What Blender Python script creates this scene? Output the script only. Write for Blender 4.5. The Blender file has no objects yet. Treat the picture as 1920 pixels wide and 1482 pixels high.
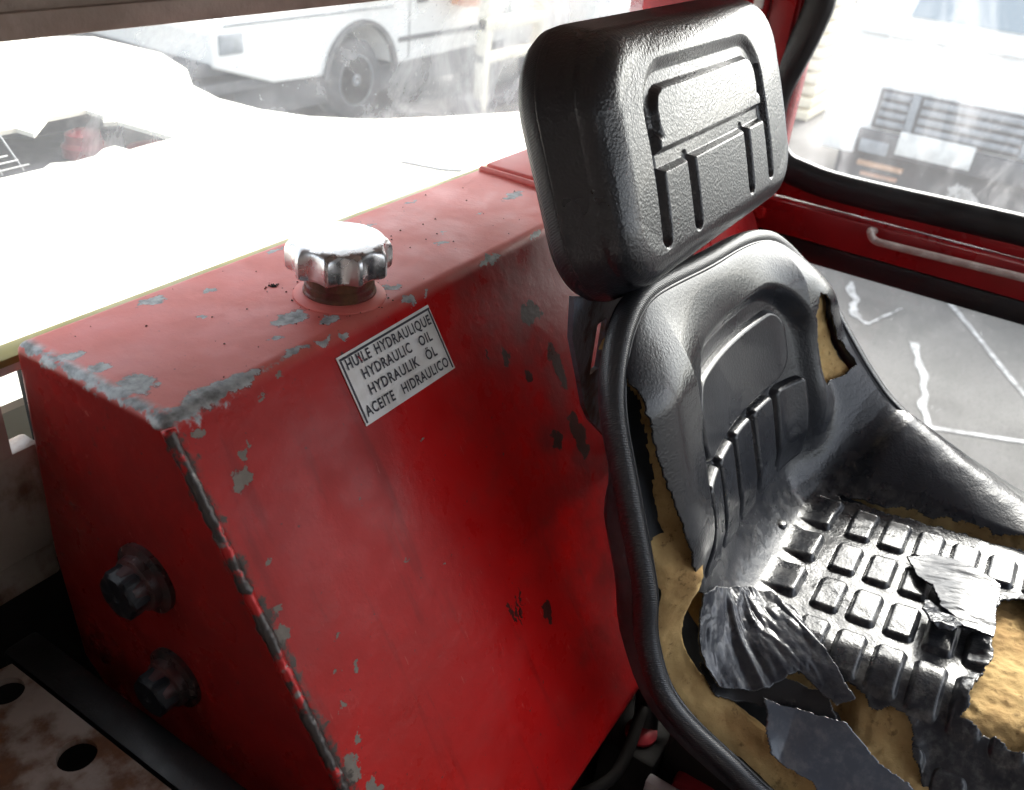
import bpy, bmesh, math, random
import numpy as np
from mathutils import Matrix, Vector, noise as mnoise

random.seed(7); np.random.seed(7)
scene = bpy.context.scene
COL = scene.collection

# ------------------------------------------------------------------ camera
S = .36                      # metres per cab unit
ZC = 1.74                    # height of the tank top above the yard
def W(p):
    p = np.asarray(p, float)
    return p*S + np.array([0, 0, ZC])
cam = bpy.data.cameras.new('camera'); camo = bpy.data.objects.new('camera', cam); COL.objects.link(camo)
RR = np.array([[0.53841576, -0.40057775, 0.7413811], [-0.83798845, -0.34721884, 0.42096844], [0.08879089, -0.84792484, -0.52262763]])
M = Matrix.Identity(4)
for i in range(3):
    M[i][0] = RR[i, 0]; M[i][1] = -RR[i, 1]; M[i][2] = -RR[i, 2]
M.translation = Vector(W((0, 0, 1)))
camo.matrix_world = M
cam.sensor_width = 36; cam.lens = 1662/1920*36; cam.clip_start = .02; cam.clip_end = 400
cam.dof.use_dof = True; cam.dof.focus_distance = .85; cam.dof.aperture_fstop = 7.5
scene.camera = camo

# ------------------------------------------------------------------ sky, sun, exposure
SUN_EL, SUN_AZ = 38, 93      # low soft sun on the cab's far side; azimuth from +Y towards +X
world = bpy.data.worlds.new("World"); scene.world = world; world.use_nodes = True
wn = world.node_tree; wn.nodes.clear()
wo = wn.nodes.new('ShaderNodeOutputWorld'); bg = wn.nodes.new('ShaderNodeBackground')
sky = wn.nodes.new('ShaderNodeTexSky'); sky.sky_type = 'NISHITA'; sky.sun_disc = False
sky.sun_elevation = math.radians(SUN_EL); sky.sun_rotation = math.radians(SUN_AZ)
sky.dust_density = 4; sky.air_density = 1.0; sky.ozone_density = 1
hs = wn.nodes.new('ShaderNodeHueSaturation'); hs.inputs['Saturation'].default_value = .35   # thin white overcast
wn.links.new(sky.outputs[0], hs.inputs['Color']); wn.links.new(hs.outputs[0], bg.inputs['Color'])
bg.inputs['Strength'].default_value = .15
wn.links.new(bg.outputs[0], wo.inputs[0])
sl = bpy.data.lights.new('sun', 'SUN'); sl.energy = .85; sl.angle = math.radians(16); sl.color = (1, .95, .88)
so = bpy.data.objects.new('sun', sl); COL.objects.link(so)
el, az = math.radians(SUN_EL), math.radians(SUN_AZ)
sd = Vector((math.sin(az)*math.cos(el), math.cos(az)*math.cos(el), math.sin(el)))
so.rotation_euler = sd.to_track_quat('Z', 'Y').to_euler()
vs = scene.view_settings; vs.view_transform = 'Standard'; vs.look = 'None'; vs.gamma = 1; vs.use_curve_mapping = False
vs.exposure = 2.45
scene.cycles.max_bounces = 7; scene.cycles.transparent_max_bounces = 16
scene.cycles.sample_clamp_indirect = 8

# ------------------------------------------------------------------ node helper
class NT:
    def __init__(s, name, **kw):
        s.m = bpy.data.materials.new(name); s.m.use_nodes = True
        s.t = s.m.node_tree; s.b = s.t.nodes['Principled BSDF']; s.out = s.t.nodes['Material Output']
        for k, v in kw.items(): s.set(k.replace('_', ' '), v)
    def set(s, k, v, n=None):
        i = (n or s.b).inputs[k]
        if isinstance(v, bpy.types.NodeSocket): s.t.links.new(v, i)
        else:
            if isinstance(v, (tuple, list)) and len(v) == 3 and i.type == 'RGBA': v = (*v, 1)
            i.default_value = v
    def n(s, typ, outp=0, _p=None, **kw):
        nd = s.t.nodes.new('ShaderNode'+typ)
        for k, v in (_p or {}).items(): setattr(nd, k, v)
        for k, v in kw.items(): s.set(k.replace('_', ' '), v, nd)
        return nd.outputs[outp]
    def math(s, op, a, b=0., c=None, clamp=False):
        nd = s.t.nodes.new('ShaderNodeMath'); nd.operation = op; nd.use_clamp = clamp
        for i, v in enumerate([a, b] + ([c] if c is not None else [])):
            if isinstance(v, bpy.types.NodeSocket): s.t.links.new(v, nd.inputs[i])
            else: nd.inputs[i].default_value = v
        return nd.outputs[0]
    def vmath(s, op, a, b=(0, 0, 0), scale=None):
        nd = s.t.nodes.new('ShaderNodeVectorMath'); nd.operation = op
        for i, v in enumerate([a, b]):
            if isinstance(v, bpy.types.NodeSocket): s.t.links.new(v, nd.inputs[i])
            else: nd.inputs[i].default_value = v
        if scale is not None: nd.inputs['Scale'].default_value = scale
        return nd.outputs['Value'] if op == 'LENGTH' else nd.outputs[0]
    def coord(s): return s.n('TexCoord', 3)
    def noise(s, vec, scale, detail=4, rough=.55, dist=0.):
        return s.n('TexNoise', 0, Vector=vec, Scale=float(scale), Detail=float(detail), Roughness=rough, Distortion=float(dist))
    def ramp(s, x, a, b, lo=0., hi=1.):
        nd = s.t.nodes.new('ShaderNodeMapRange'); nd.interpolation_type = 'SMOOTHSTEP'
        s.t.links.new(x, nd.inputs[0]) if isinstance(x, bpy.types.NodeSocket) else None
        for i, v in zip((1, 2, 3, 4), (a, b, lo, hi)):
            if isinstance(v, bpy.types.NodeSocket): s.t.links.new(v, nd.inputs[i])
            else: nd.inputs[i].default_value = v
        return nd.outputs[0]
    def mix(s, f, a, b):
        nd = s.t.nodes.new('ShaderNodeMix'); nd.data_type = 'RGBA'
        for i, v in ((0, f), (6, a), (7, b)):
            if isinstance(v, bpy.types.NodeSocket): s.t.links.new(v, nd.inputs[i])
            else: nd.inputs[i].default_value = (*v, 1) if isinstance(v, (tuple, list)) else v
        return nd.outputs[2]
    def bump(s, h, strength=.3, dist=.002, nrm=None):
        nd = s.t.nodes.new('ShaderNodeBump'); nd.inputs['Strength'].default_value = strength; nd.inputs['Distance'].default_value = dist
        s.t.links.new(h, nd.inputs['Height'])
        if nrm: s.t.links.new(nrm, nd.inputs['Normal'])
        return nd.outputs[0]
def simple(name, col, rough=.5, metal=0., var=.25, sc=12., bump=.15, col2=None, bs=60., spec=.5):
    m = NT(name, Roughness=rough, Metallic=metal)
    m.set('Specular IOR Level', spec)
    c = m.coord(); f = m.noise(c, sc, 5)
    c2 = col2 or tuple(x*(1-var) for x in col)
    m.set('Base Color', m.mix(m.ramp(f, .35, .65), col, c2))
    m.set('Roughness', m.ramp(m.noise(c, sc*2.3, 3), .3, .7, max(rough-.1, .04), min(rough+.12, 1)))
    m.set('Normal', m.bump(m.noise(c, bs, 4), bump, .003))
    return m.m

# ------------------------------------------------------------------ mesh helpers
LOC = {}
def tag(o, label=None, cat=None, group=None, kind=None):
    if label: o['label'] = label
    if cat: o['category'] = cat
    if group: o['group'] = group
    if kind: o['kind'] = kind
    return o
def thing(name, loc, label, cat, group=None):     # loc in metres
    o = bpy.data.objects.new(name, None); COL.objects.link(o); o.location = loc; o.empty_display_size = .1
    LOC[o.name] = np.array(loc, float)
    return tag(o, label, cat, group)
def root_loc(o):
    l = np.zeros(3)
    while o is not None:
        l = l + np.array(LOC.get(o.name, (0, 0, 0)), float); o = o.parent
    return l
def add(name, V, F, mat, parent=None, smooth=True, units=True, org=None):
    V = np.asarray(V, float).reshape(-1, 3)
    if units: V = W(V)
    pl = root_loc(parent) if parent is not None else np.zeros(3)
    if org is not None: org = np.asarray(org, float) - pl
    else: org = np.zeros(3)
    V = V - pl - org
    me = bpy.data.meshes.new(name)
    me.from_pydata(V.tolist(), [], F if isinstance(F, list) else F.tolist()); me.validate(); me.update()
    if mat is not None: me.materials.append(mat)
    if smooth: me.shade_smooth()
    o = bpy.data.objects.new(name, me); COL.objects.link(o)
    if parent is not None: o.parent = parent
    o.location = org; LOC[o.name] = org
    return o
def from_bm(name, bm, mat, parent=None, smooth=True, units=True, angle=None):
    me = bpy.data.meshes.new('t'); bm.to_mesh(me); bm.free()
    n = len(me.vertices); co = np.empty(n*3); me.vertices.foreach_get('co', co)
    F = [list(p.vertices) for p in me.polygons]; bpy.data.meshes.remove(me)
    o = add(name, co.reshape(-1, 3), F, mat, parent, smooth, units)
    if smooth: o.data.set_sharp_from_angle(angle=math.radians(angle or 40))
    return o
def grid_faces(nr, ncol, wrap=False):
    i = np.arange(nr-1)[:, None]; j = np.arange(ncol if wrap else ncol-1)[None, :]
    j2 = (j+1) % ncol
    a = i*ncol+j; b = i*ncol+j2; c = (i+1)*ncol+j2; d = (i+1)*ncol+j
    return np.stack([a, b, c, d], -1).reshape(-1, 4)
def bmbox(bm, c, sz, rot=None, bev=0., seg=2):
    r = bmesh.ops.create_cube(bm, size=1)
    vs_ = r['verts']
    bmesh.ops.scale(bm, vec=sz, verts=vs_)
    if bev > 0:
        es = list({e for v in vs_ for e in v.link_edges})
        q = bmesh.ops.bevel(bm, geom=es, offset=bev, segments=seg, affect='EDGES', profile=.5)
        vs_ = list({v for f in q['faces'] for v in f.verts} | {v for v in vs_ if v.is_valid})
    if rot is not None: bmesh.ops.rotate(bm, cent=(0, 0, 0), matrix=rot, verts=vs_)
    bmesh.ops.translate(bm, vec=c, verts=vs_)
def box(name, lo, hi, mat, parent=None, bev=.006, units=True, rot=None, seg=2):
    lo = np.array(lo, float); hi = np.array(hi, float)
    bm = bmesh.new(); bmbox(bm, (lo+hi)/2, hi-lo, rot, bev, seg)
    return from_bm(name, bm, mat, parent, True, units)
def prism_bm(bm, poly, ax, a0, a1, bev=0., seg=3):   # poly: 2-D outline, extruded along axis ax
    ids = [i for i in range(3) if i != ax]
    def P(q, a):
        v = [0, 0, 0]; v[ids[0]] = q[0]; v[ids[1]] = q[1]; v[ax] = a; return v
    A = [bm.verts.new(P(q, a0)) for q in poly]; B = [bm.verts.new(P(q, a1)) for q in poly]
    n = len(poly); fs = [bm.faces.new(A), bm.faces.new(B[::-1])]
    for i in range(n): fs.append(bm.faces.new([A[i], B[i], B[(i+1) % n], A[(i+1) % n]]))
    bmesh.ops.recalc_face_normals(bm, faces=fs)
    if bev > 0:
        es = list({e for f in fs for e in f.edges})
        bmesh.ops.bevel(bm, geom=es, offset=bev, segments=seg, affect='EDGES', profile=.5)
def prism(name, poly, ax, a0, a1, mat, parent=None, bev=0., units=True, seg=3):
    bm = bmesh.new(); prism_bm(bm, poly, ax, a0, a1, bev, seg)
    return from_bm(name, bm, mat, parent, True, units)
def sweep(pts, prof, closed=False, up=(0, 0, 1), ups=None, scale=None):
    """prof: list of (side, up) offsets swept along pts; returns V, F"""
    P = np.array(pts, float); n = len(P)
    T = (np.roll(P, -1, 0)-np.roll(P, 1, 0)) if closed else np.gradient(P, axis=0)
    T /= np.maximum(np.linalg.norm(T, axis=1), 1e-9)[:, None]
    U = np.array(ups, float) if ups is not None else np.tile(np.array(up, float), (n, 1))
    A = np.cross(T, U); A /= np.maximum(np.linalg.norm(A, axis=1), 1e-9)[:, None]; U = np.cross(A, T)
    pr = np.array(prof, float); k = len(pr)
    sc = np.ones(n) if scale is None else np.array(scale)
    V = P[:, None]+(A[:, None]*pr[None, :, :1] + U[:, None]*pr[None, :, 1:2])*sc[:, None, None]
    V = V.reshape(-1, 3)
    F = grid_faces(n, k, True).tolist()
    if closed: F += [[(n-1)*k+j, (n-1)*k+(j+1) % k, (j+1) % k, j] for j in range(k)]
    else: F += [list(range(k))[::-1], [(n-1)*k+j for j in range(k)]]
    return V, F
def circ(r, k=12, ry=None): return [(r*math.cos(2*math.pi*i/k), (ry or r)*math.sin(2*math.pi*i/k)) for i in range(k)]
def spline(pts, n=60, closed=False):                # Catmull-Rom
    P = np.array(pts, float); m = len(P)
    idx = np.linspace(0, m if closed else m-1, n, endpoint=not closed)
    out = []
    for t in idx:
        i = int(min(math.floor(t), (m if closed else m-1)-1)); u = t-i
        g = (lambda j: P[j % m]) if closed else (lambda j: P[min(max(j, 0), m-1)])
        a, b, c, d = g(i-1), g(i), g(i+1), g(i+2)
        out.append(.5*((2*b)+(-a+c)*u+(2*a-5*b+4*c-d)*u*u+(-a+3*b-3*c+d)*u**3))
    return np.array(out)
def tube(name, pts, r, mat, parent=None, k=14, units=True, n=None, up=(0.01, 0.02, 1)):
    if n: pts = spline(pts, n)
    V, F = sweep(pts, circ(r, k), up=up)
    return add(name, V, F, mat, parent, True, units)
def lathe(name, prof, c, mat, parent=None, k=48, axis='z', units=True, rfn=None):
    V = []
    for (r, z) in prof:
        for i in range(k):
            a = 2*math.pi*i/k; rr = r if rfn is None else rfn(r, z, a)
            p = (rr*math.cos(a), rr*math.sin(a), z)
            if axis == '-x': p = (-p[2], p[0], p[1])
            if axis == '-y': p = (p[0], -p[2], p[1])
            V.append((c[0]+p[0], c[1]+p[1], c[2]+p[2]))
    F = grid_faces(len(prof), k, True).tolist()
    F.append(list(range(k))[::-1]); F.append([(len(prof)-1)*k+i for i in range(k)])
    o = add(name, V, F, mat, parent, True, units); o.data.set_sharp_from_angle(angle=math.radians(35)); return o
def in_poly(px, py, poly):
    inside = np.zeros(px.shape, bool); n = len(poly)
    for i in range(n):
        x0, y0 = poly[i]; x1, y1 = poly[(i+1) % n]
        if y0 == y1: continue
        c = ((y0 > py) != (y1 > py)) & (px < (x1-x0)*(py-y0)/(y1-y0)+x0)
        inside ^= c
    return inside
def nz(p, sc=1., seed=0.):                          # vectorised-ish smooth noise
    p = np.asarray(p, float).reshape(-1, 3)*sc+seed
    return np.array([mnoise.noise(Vector(q)) for q in p])
_T = np.random.RandomState(3).rand(64, 64)*2-1
def vn2(x, y, sc=1., seed=0):                       # fast 2-D value noise in [-1, 1]
    x = np.asarray(x)*sc+seed*7.3; y = np.asarray(y)*sc+seed*3.1
    i = np.floor(x).astype(int); j = np.floor(y).astype(int); u = x-i; w = y-j
    u = u*u*(3-2*u); w = w*w*(3-2*w)
    g = lambda a, b: _T[a % 64, b % 64]
    return (g(i, j)*(1-u)+g(i+1, j)*u)*(1-w)+(g(i, j+1)*(1-u)+g(i+1, j+1)*u)*w
def fbm2(x, y, sc=1., seed=0, o=4):
    r = 0; a = 1.
    for k in range(o): r = r+a*vn2(x, y, sc*2**k, seed+k*1.7); a *= .5
    return r/1.9


# ------------------------------------------------------------------ materials
TANK_LOC = W((2.4, 1.4, -1.4))
TOPCH = [(1.205,1.702,.038,.45),(1.337,1.649,.027,.3),(1.234,1.559,.015,.5),(1.273,1.355,.020,.5),(1.265,1.277,.034,.3),(1.344,1.272,.022,.4),(1.398,1.262,.014,.5),
 (1.654,1.268,.030,.3),(1.722,1.266,.011,.6),(2.023,1.262,.054,.28),(2.281,1.268,.030,.4),(2.063,1.469,.013,.5),(2.0,1.426,.022,.4),(2.285,1.485,.015,.5),
 (2.508,1.50,.064,.25),(.925,1.613,.028,.5),(1.36,1.40,.05,.55),(1.66,1.335,.028,.6),(1.42,1.33,.035,.5),(.94,1.42,.045,.9),(.93,1.53,.022,.9),(1.10,1.28,.05,.35),(1.02,1.285,.07,.4),
 (1.62,1.72,.03,.25),(1.95,1.66,.02,.3),(2.2,1.7,.03,.2)]
FRCH = [(.992,1.090,.026,.8),(1.026,1.125,.012,.9),(1.04,1.14,.006,.8),(1.118,1.223,.010,.6),(1.184,1.252,.013,.5),(1.034,.672,.012,.7),(.969,.530,.012,.8),(.913,.759,.02,.9),
 (.963,.916,.010,1),(.942,.811,.009,1),(.951,1.218,.018,.7),(.931,.404,.022,1.5),(.961,.332,.016,1.8),(.98,.45,.012,1),(1.05,.58,.008,1),(1.0,.60,.006,1),(1.25,.9,.004,1),(1.31,.7,.004,1),(1.5,.93,.005,1),(1.4,.62,.005,1)]
DARKCH = [(2.151,.87,.026,3.2),(2.131,.64,.036,2.4),(2.02,.68,.030,.9),(1.566,.37,.010,3.5),(1.60,.36,.005,7),(1.585,.35,.005,7),(1.62,.38,.004,6),(1.70,.28,.020,1.8),(1.93,.99,.020,1.6),(2.12,1.06,.05,.7),(1.86,1.03,.008,2),(2.0,.9,.012,1.4)]
def tank_material(name, chips=True):
    m = NT(name)
    c = m.coord()
    u = m.vmath('ADD', m.vmath('SCALE', c, scale=1/S), (2.4, 1.4, -1.4))
    sep = m.t.nodes.new('ShaderNodeSeparateXYZ'); m.t.links.new(u, sep.inputs[0])
    X, Y, Z = sep.outputs
    big = m.noise(u, 1.6, 4); med = m.noise(u, 7, 5, .6); fine = m.noise(u, 34, 6, .62); vfine = m.noise(u, 120, 4, .6)
    red = m.mix(m.ramp(big, .35, .65), (.50, .008, .008), (.33, .005, .006))
    red = m.mix(m.math('MULTIPLY', m.ramp(med, .5, .72), .22), red, (.26, .03, .025))
    # chalky top panel; pale wash of reflected sky is painted into its red
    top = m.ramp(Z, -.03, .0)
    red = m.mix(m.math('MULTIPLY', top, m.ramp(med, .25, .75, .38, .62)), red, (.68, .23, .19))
    # left third of the front panel is browner and duller; oily streaks run down
    fr = m.math('SUBTRACT', 1., top)
    st = m.noise(m.vmath('MULTIPLY', u, (9, 1, 1.1)), 1.6, 5, .6)
    red = m.mix(m.math('MULTIPLY', m.math('MULTIPLY', fr, m.ramp(X, 1.05, 1.55, 1, 0)), m.ramp(big, .2, .6, .12, .30)), red, (.28, .034, .022))
    red = m.mix(m.math('MULTIPLY', m.math('MULTIPLY', fr, m.ramp(st, .56, .70)), .35), red, (.11, .008, .008))
    red = m.mix(m.math('MULTIPLY', m.math('MULTIPLY', fr, m.ramp(m.math('ADD', X, m.math('MULTIPLY_ADD', med, .9, -.45)), 1.65, 2.3)), .85), red, (.10, .006, .007))  # darker towards the seat: its shade painted in, plus some grime
    red = m.mix(m.math('MULTIPLY', m.ramp(X, .888, .884), m.ramp(med, .3, .7, .6, .85)), red, (.14, .012, .012))  # left face darkened: its shade painted in along with brownish grime
    col = red; chipm = None
    if chips:
        w = m.math('MULTIPLY_ADD', Z, .5725, Y)
        nx = m.noise(u, 26, 5, .65); ny = m.noise(m.vmath('ADD', u, (7, 3, 1)), 26, 5, .65)
        cx_ = m.math('ADD', X, m.math('MULTIPLY_ADD', nx, .085, -.0425)); cw = m.math('ADD', w, m.math('MULTIPLY_ADD', ny, .085, -.0425))
        rims = []
        def spots(lst, gate):
            tot = None
            for (a, b, rx, asp) in lst:
                dx = m.math('MULTIPLY', m.math('SUBTRACT', cx_, a), 1/rx); dy = m.math('MULTIPLY', m.math('SUBTRACT', cw, b), 1/(rx*asp))
                d = m.math('ADD', m.math('MULTIPLY', dx, dx), m.math('MULTIPLY', dy, dy))
                tot = d if tot is None else m.math('MINIMUM', tot, d)
            rims.append(m.math('MULTIPLY', m.ramp(tot, 1.0, 1.35, 1, 0), gate)); return m.math('MULTIPLY', m.ramp(tot, .85, 1.0, 1, 0), gate)
        xin = m.ramp(X, .89, .9)
        t = m.math('MULTIPLY', spots(TOPCH, 1.), xin); f_ = m.math('MULTIPLY', spots(FRCH, 1.), xin); d_ = m.math('MULTIPLY', spots(DARKCH, 1.), xin)
        # worn edges
        ex = m.math('SUBTRACT', X, .885)
        eL = m.math('ADD', m.math('MULTIPLY_ADD', nx, -.16, .075), m.math('MULTIPLY', ex, 1.))       # left vertical edge
        eLm = m.math('MULTIPLY', m.math('MULTIPLY', m.ramp(eL, .012, .03, 1, 0), m.ramp(Z, -.02, -.05)), m.ramp(X, .886, .890))
        bk = m.math('ADD', m.math('ABSOLUTE', m.math('ADD', Y, m.math('MULTIPLY_ADD', Z, -.587, -1.2756))), m.math('MULTIPLY_ADD', nx, -.16, .085))
        eSm = m.math('MULTIPLY', m.math('MULTIPLY', m.ramp(bk, .0, .03, 1, 0), m.ramp(X, .90, .93, 1, 0)), m.ramp(Z, -.03, -.05))
        ez = m.math('ADD', m.math('ABSOLUTE', Z), m.math('MULTIPLY_ADD', ny, -.12, .066))
        eTm = m.math('MULTIPLY', m.ramp(ez, .012, .025, 1, 0), m.ramp(m.math('ADD', X, m.math('MULTIPLY', Y, 0.)), .93, .90, 0, 1))
        eT2 = m.math('MULTIPLY', m.ramp(m.math('ADD', m.math('ABSOLUTE', m.math('SUBTRACT', w, 1.275)), m.math('ADD', m.math('MULTIPLY_ADD', nx, -.14, .072), m.math('MULTIPLY', ex, .12))), .022, .04, 1, 0), m.math('MULTIPLY', m.ramp(X, .886, .892), m.ramp(X, 1.16, 1.3, 1, 0)))
        top_e = m.math('MAXIMUM', eTm, eT2)
        grey = m.mix(m.ramp(fine, .3, .7), (.15, .16, .162), (.42, .44, .45)); tan = m.mix(fine, (.13, .11, .09), (.26, .23, .20)); dk = m.mix(fine, (.030, .026, .024), (.085, .07, .062))
        col = m.mix(m.math('MULTIPLY', m.ramp(vfine, .66, .72), .5), col, (.10, .03, .028))
        col = m.mix(m.math('MULTIPLY', m.math('MULTIPLY', m.math('MAXIMUM', rims[0], rims[1]), m.ramp(fine, .45, .55)), .8), col, (.09, .02, .018))
        scr = m.noise(m.vmath('MULTIPLY', u, (30, 4, 4)), 3, 5, .7); col = m.mix(m.math('MULTIPLY', m.ramp(scr, .66, .70), .35), col, (.60, .16, .13))
        sm = m.noise(u, 55, 3, .5); col = m.mix(m.math('MULTIPLY', m.ramp(sm, .72, .75), .8), col, (.06, .03, .028))
        col = m.mix(t, col, grey); col = m.mix(f_, col, tan); col = m.mix(m.math('MULTIPLY', d_, .9), col, (.018, .016, .014))
        col = m.mix(top_e, col, grey)
        eD = m.math('MAXIMUM', eLm, eSm); col = m.mix(eD, col, dk)
        chipm = m.math('MAXIMUM', m.math('MAXIMUM', t, f_), m.math('MAXIMUM', top_e, eD))
    m.set('Base Color', col)
    rg = m.math('ADD', m.ramp(med, .3, .7, .24, .42), m.math('MULTIPLY', top, .2))
    h = m.math('MULTIPLY', fine, .25)
    if chipm is not None:
        rg = m.math('ADD', rg, m.math('MULTIPLY', chipm, .12)); h = fine
        m.set('Metallic', m.math('MULTIPLY', m.math('MAXIMUM', top_e, eD), .5))
    m.set('Roughness', rg)
    b1 = m.bump(m.noise(u, 2.6, 3), .25, .010)
    m.set('Normal', m.bump(h, .35, .0012, b1))
    m.set('Specular IOR Level', m.math('MULTIPLY_ADD', top, .35, .15))
    return m.m
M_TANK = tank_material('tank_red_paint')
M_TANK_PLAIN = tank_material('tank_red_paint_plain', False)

def weld_material():
    m = NT('worn_weld'); c = m.coord()
    f = m.noise(c, 34, 6, .65)
    col = m.mix(m.ramp(f, .50, .56), (.05, .042, .04), (.40, .012, .012))
    col = m.mix(m.ramp(m.noise(c, 90, 4), .60, .68), col, (.20, .19, .18))
    m.set('Base Color', col); m.set('Roughness', .38); m.set('Metallic', .3); m.set('Normal', m.bump(m.noise(c, 160, 4), .5, .002))
    return m.m
M_WELD = weld_material()

def vinyl_material(name, col=(.009, .010, .013), rough=.34, grain=1.0, spec=.85, coat=.5, dust=0., dustcol=(.42, .41, .38), smooth_map=False):
    m = NT(name); c = m.coord()
    v = m.n('TexVoronoi', 0, Vector=m.vmath('ADD', c, m.vmath('SCALE', m.n('TexNoise', 1, Vector=c, Scale=120.), scale=.006)), Scale=350.)
    n1 = m.noise(c, 260, 3, .6)
    wear = m.noise(c, 9, 4)
    sz = m.t.nodes.new('ShaderNodeSeparateXYZ'); m.t.links.new(c, sz.inputs[0]); sepz = sz.name
    m.set('Base Color', m.mix(m.math('MULTIPLY', m.math('MULTIPLY', m.ramp(m.noise(c, 75, 6, .65), .42, .75), dust), m.ramp(m.t.nodes[sepz].outputs[2], .215, .175)), m.mix(wear, col, tuple(x*1.7 for x in col)), dustcol))
    m.set('Roughness', m.ramp(wear, .3, .7, rough-.08, rough+.05))
    m.set('Specular IOR Level', spec)
    g = m.math('ADD', m.math('MULTIPLY', v, .8), m.math('MULTIPLY', n1, .6))
    b0 = m.bump(m.noise(c, 22, 3), .05, .004)
    m.set('Normal', m.bump(g, min(1, .26*grain), .0013, b0))
    m.set('Coat Weight', coat); m.set('Coat Roughness', .10)
    return m.m
M_VINYL_H = vinyl_material('headrest_vinyl', rough=.33, grain=1.45, spec=.62, coat=.30, dust=.05)
M_VINYL = vinyl_material('seat_vinyl', rough=.31, grain=.8, spec=.40, coat=.22, dust=.15)
M_FLAP = vinyl_material('torn_vinyl', col=(.016, .018, .024), rough=.30, grain=.3, spec=.5, coat=.12, dust=.12)
M_FLAP2 = vinyl_material('smooth_vinyl_sheet', col=(.045, .055, .072), rough=.20, grain=.2, spec=.8, coat=.7, dust=.15)  # lighter, bluer vinyl: the sky's reflection painted into the base colour
M_EDGE = simple('vinyl_backing', (.35, .33, .28), .8)

def rim_material():
    m = NT('ribbed_rim_vinyl'); c = m.coord()
    w = m.n('TexWave', 1, _p={'wave_type': 'BANDS', 'bands_direction': 'DIAGONAL'}, Vector=c, Scale=190., Distortion=3., Detail=1., Detail_Scale=2.)
    m.set('Base Color', (.020, .022, .027)); m.set('Roughness', .42); m.set('Specular IOR Level', .6)
    m.set('Normal', m.bump(w, .40, .0009)); m.set('Coat Weight', .25); m.set('Coat Roughness', .25)
    return m.m
M_RIM = rim_material()
def foam_material():
    m = NT('old_yellow_foam'); c = m.coord()
    a = m.noise(c, 14, 5, .6); b = m.noise(c, 90, 5, .7)
    col = m.mix(m.ramp(a, .3, .65), (.50, .355, .16), (.32, .20, .085))
    col = m.mix(m.math('MULTIPLY', m.ramp(b, .55, .7), .6), col, (.06, .03, .012))
    m.set('Base Color', col); m.set('Roughness', .9); m.set('Specular IOR Level', .15)
    m.set('Normal', m.bump(m.math('ADD', b, m.noise(c, 30, 4)), .5, .0025))
    return m.m
M_FOAM = foam_material()
def chrome():
    m = NT('cast_aluminium'); c = m.coord()
    m.set('Metallic', 1.); m.set('Base Color', (.66, .67, .69))
    m.set('Roughness', m.ramp(m.noise(c, 60, 4), .3, .7, .22, .36)); m.set('Normal', m.bump(m.noise(c, 300, 3), .10, .0008))
    return m.m
M_CAP = chrome()
M_BLACK = simple('black_paint', (.012, .012, .014), .35)
M_RUBBER = simple('window_rubber', (.010, .010, .011), .42, var=.3, bs=200)
M_DOORRED = simple('door_red_paint', (.30, .006, .008), .32, var=.35, sc=6, col2=(.20, .006, .008))
M_HEADER = simple('header_dusty_paint', (.42, .335, .295), .7, var=.3, sc=18, col2=(.30, .235, .20), bs=150, bump=.3)
M_HANDLE = simple('worn_handle', (.52, .46, .42), .38, metal=.2, sc=40, col2=(.34, .25, .22))
M_DARK = simple('dark_grimy_metal', (.014, .012, .011), .75, spec=.2)
M_HOSE = simple('rubber_hose', (.014, .014, .015), .45)
M_REDPART = simple('lever_red_paint', (.34, .02, .03), .4)
def rusty(name, base, amt=.5, sc=10):
    m = NT(name); c = m.coord()
    a = m.noise(c, sc, 6, .62); st = m.noise(m.vmath('MULTIPLY', c, (3, 3, .6)), sc*.8, 5, .6)
    f = m.ramp(m.math('ADD', m.math('MULTIPLY', a, .6), m.math('MULTIPLY', st, .4)), .60-.22*amt, .74-.2*amt)
    col = m.mix(f, base, m.mix(m.noise(c, sc*5, 4), (.16, .06, .02), (.045, .022, .012)))
    col = m.mix(m.math('MULTIPLY', m.ramp(m.noise(c, sc*.7, 4), .4, .7), .45), col, tuple(x*.45 for x in base))
    m.set('Base Color', col); m.set('Roughness', m.ramp(f, 0., 1., .45, .85)); m.set('Normal', m.bump(m.math('SUBTRACT', m.noise(c, sc*9, 4), m.math('MULTIPLY', f, .5)), .35, .002))
    return m.m
M_CREAMRUST = rusty('rusty_cream_panel', (.34, .31, .27), .55, 9)
M_BRACKET = rusty('rusty_blue_grey_steel', (.10, .12, .15), .65, 22)
M_STEP = rusty('dirty_cream_plate', (.23, .185, .155), .75, 14)
M_SHELL = simple('grey_seat_shell', (.045, .052, .062), .5, sc=18, var=.45)
M_YELLOWSEAL = simple('yellow_edge_paint', (.30, .27, .09), .6)
M_BONNET = simple('cream_bonnet_paint', (.80, .77, .66), .45, var=.06, sc=3, bump=.05)
M_WHITE = simple('white_vehicle_paint', (.80, .80, .78), .35, var=.06, sc=2, bump=.03)
M_CREAMV = simple('cream_frame_paint', (.80, .74, .58), .5, var=.15, sc=3)
M_ORANGE = simple('orange_panel_paint', (.72, .28, .12), .5, var=.15)
M_TYRE = simple('tyre_rubber', (.06, .06, .065), .8)
M_UNDER = simple('dirty_underbody', (.10, .10, .105), .8, sc=8)
M_GRILLE = simple('grey_grille_plastic', (.30, .32, .34), .5)
M_LABEL = simple('label_foil', (.78, .78, .78), .45, var=.06, sc=30, bump=.08, col2=(.64, .62, .60))
M_INK = simple('label_ink', (.022, .020, .035), .5)
M_WIRE = simple('grey_wire', (.25, .25, .25), .5)
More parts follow.
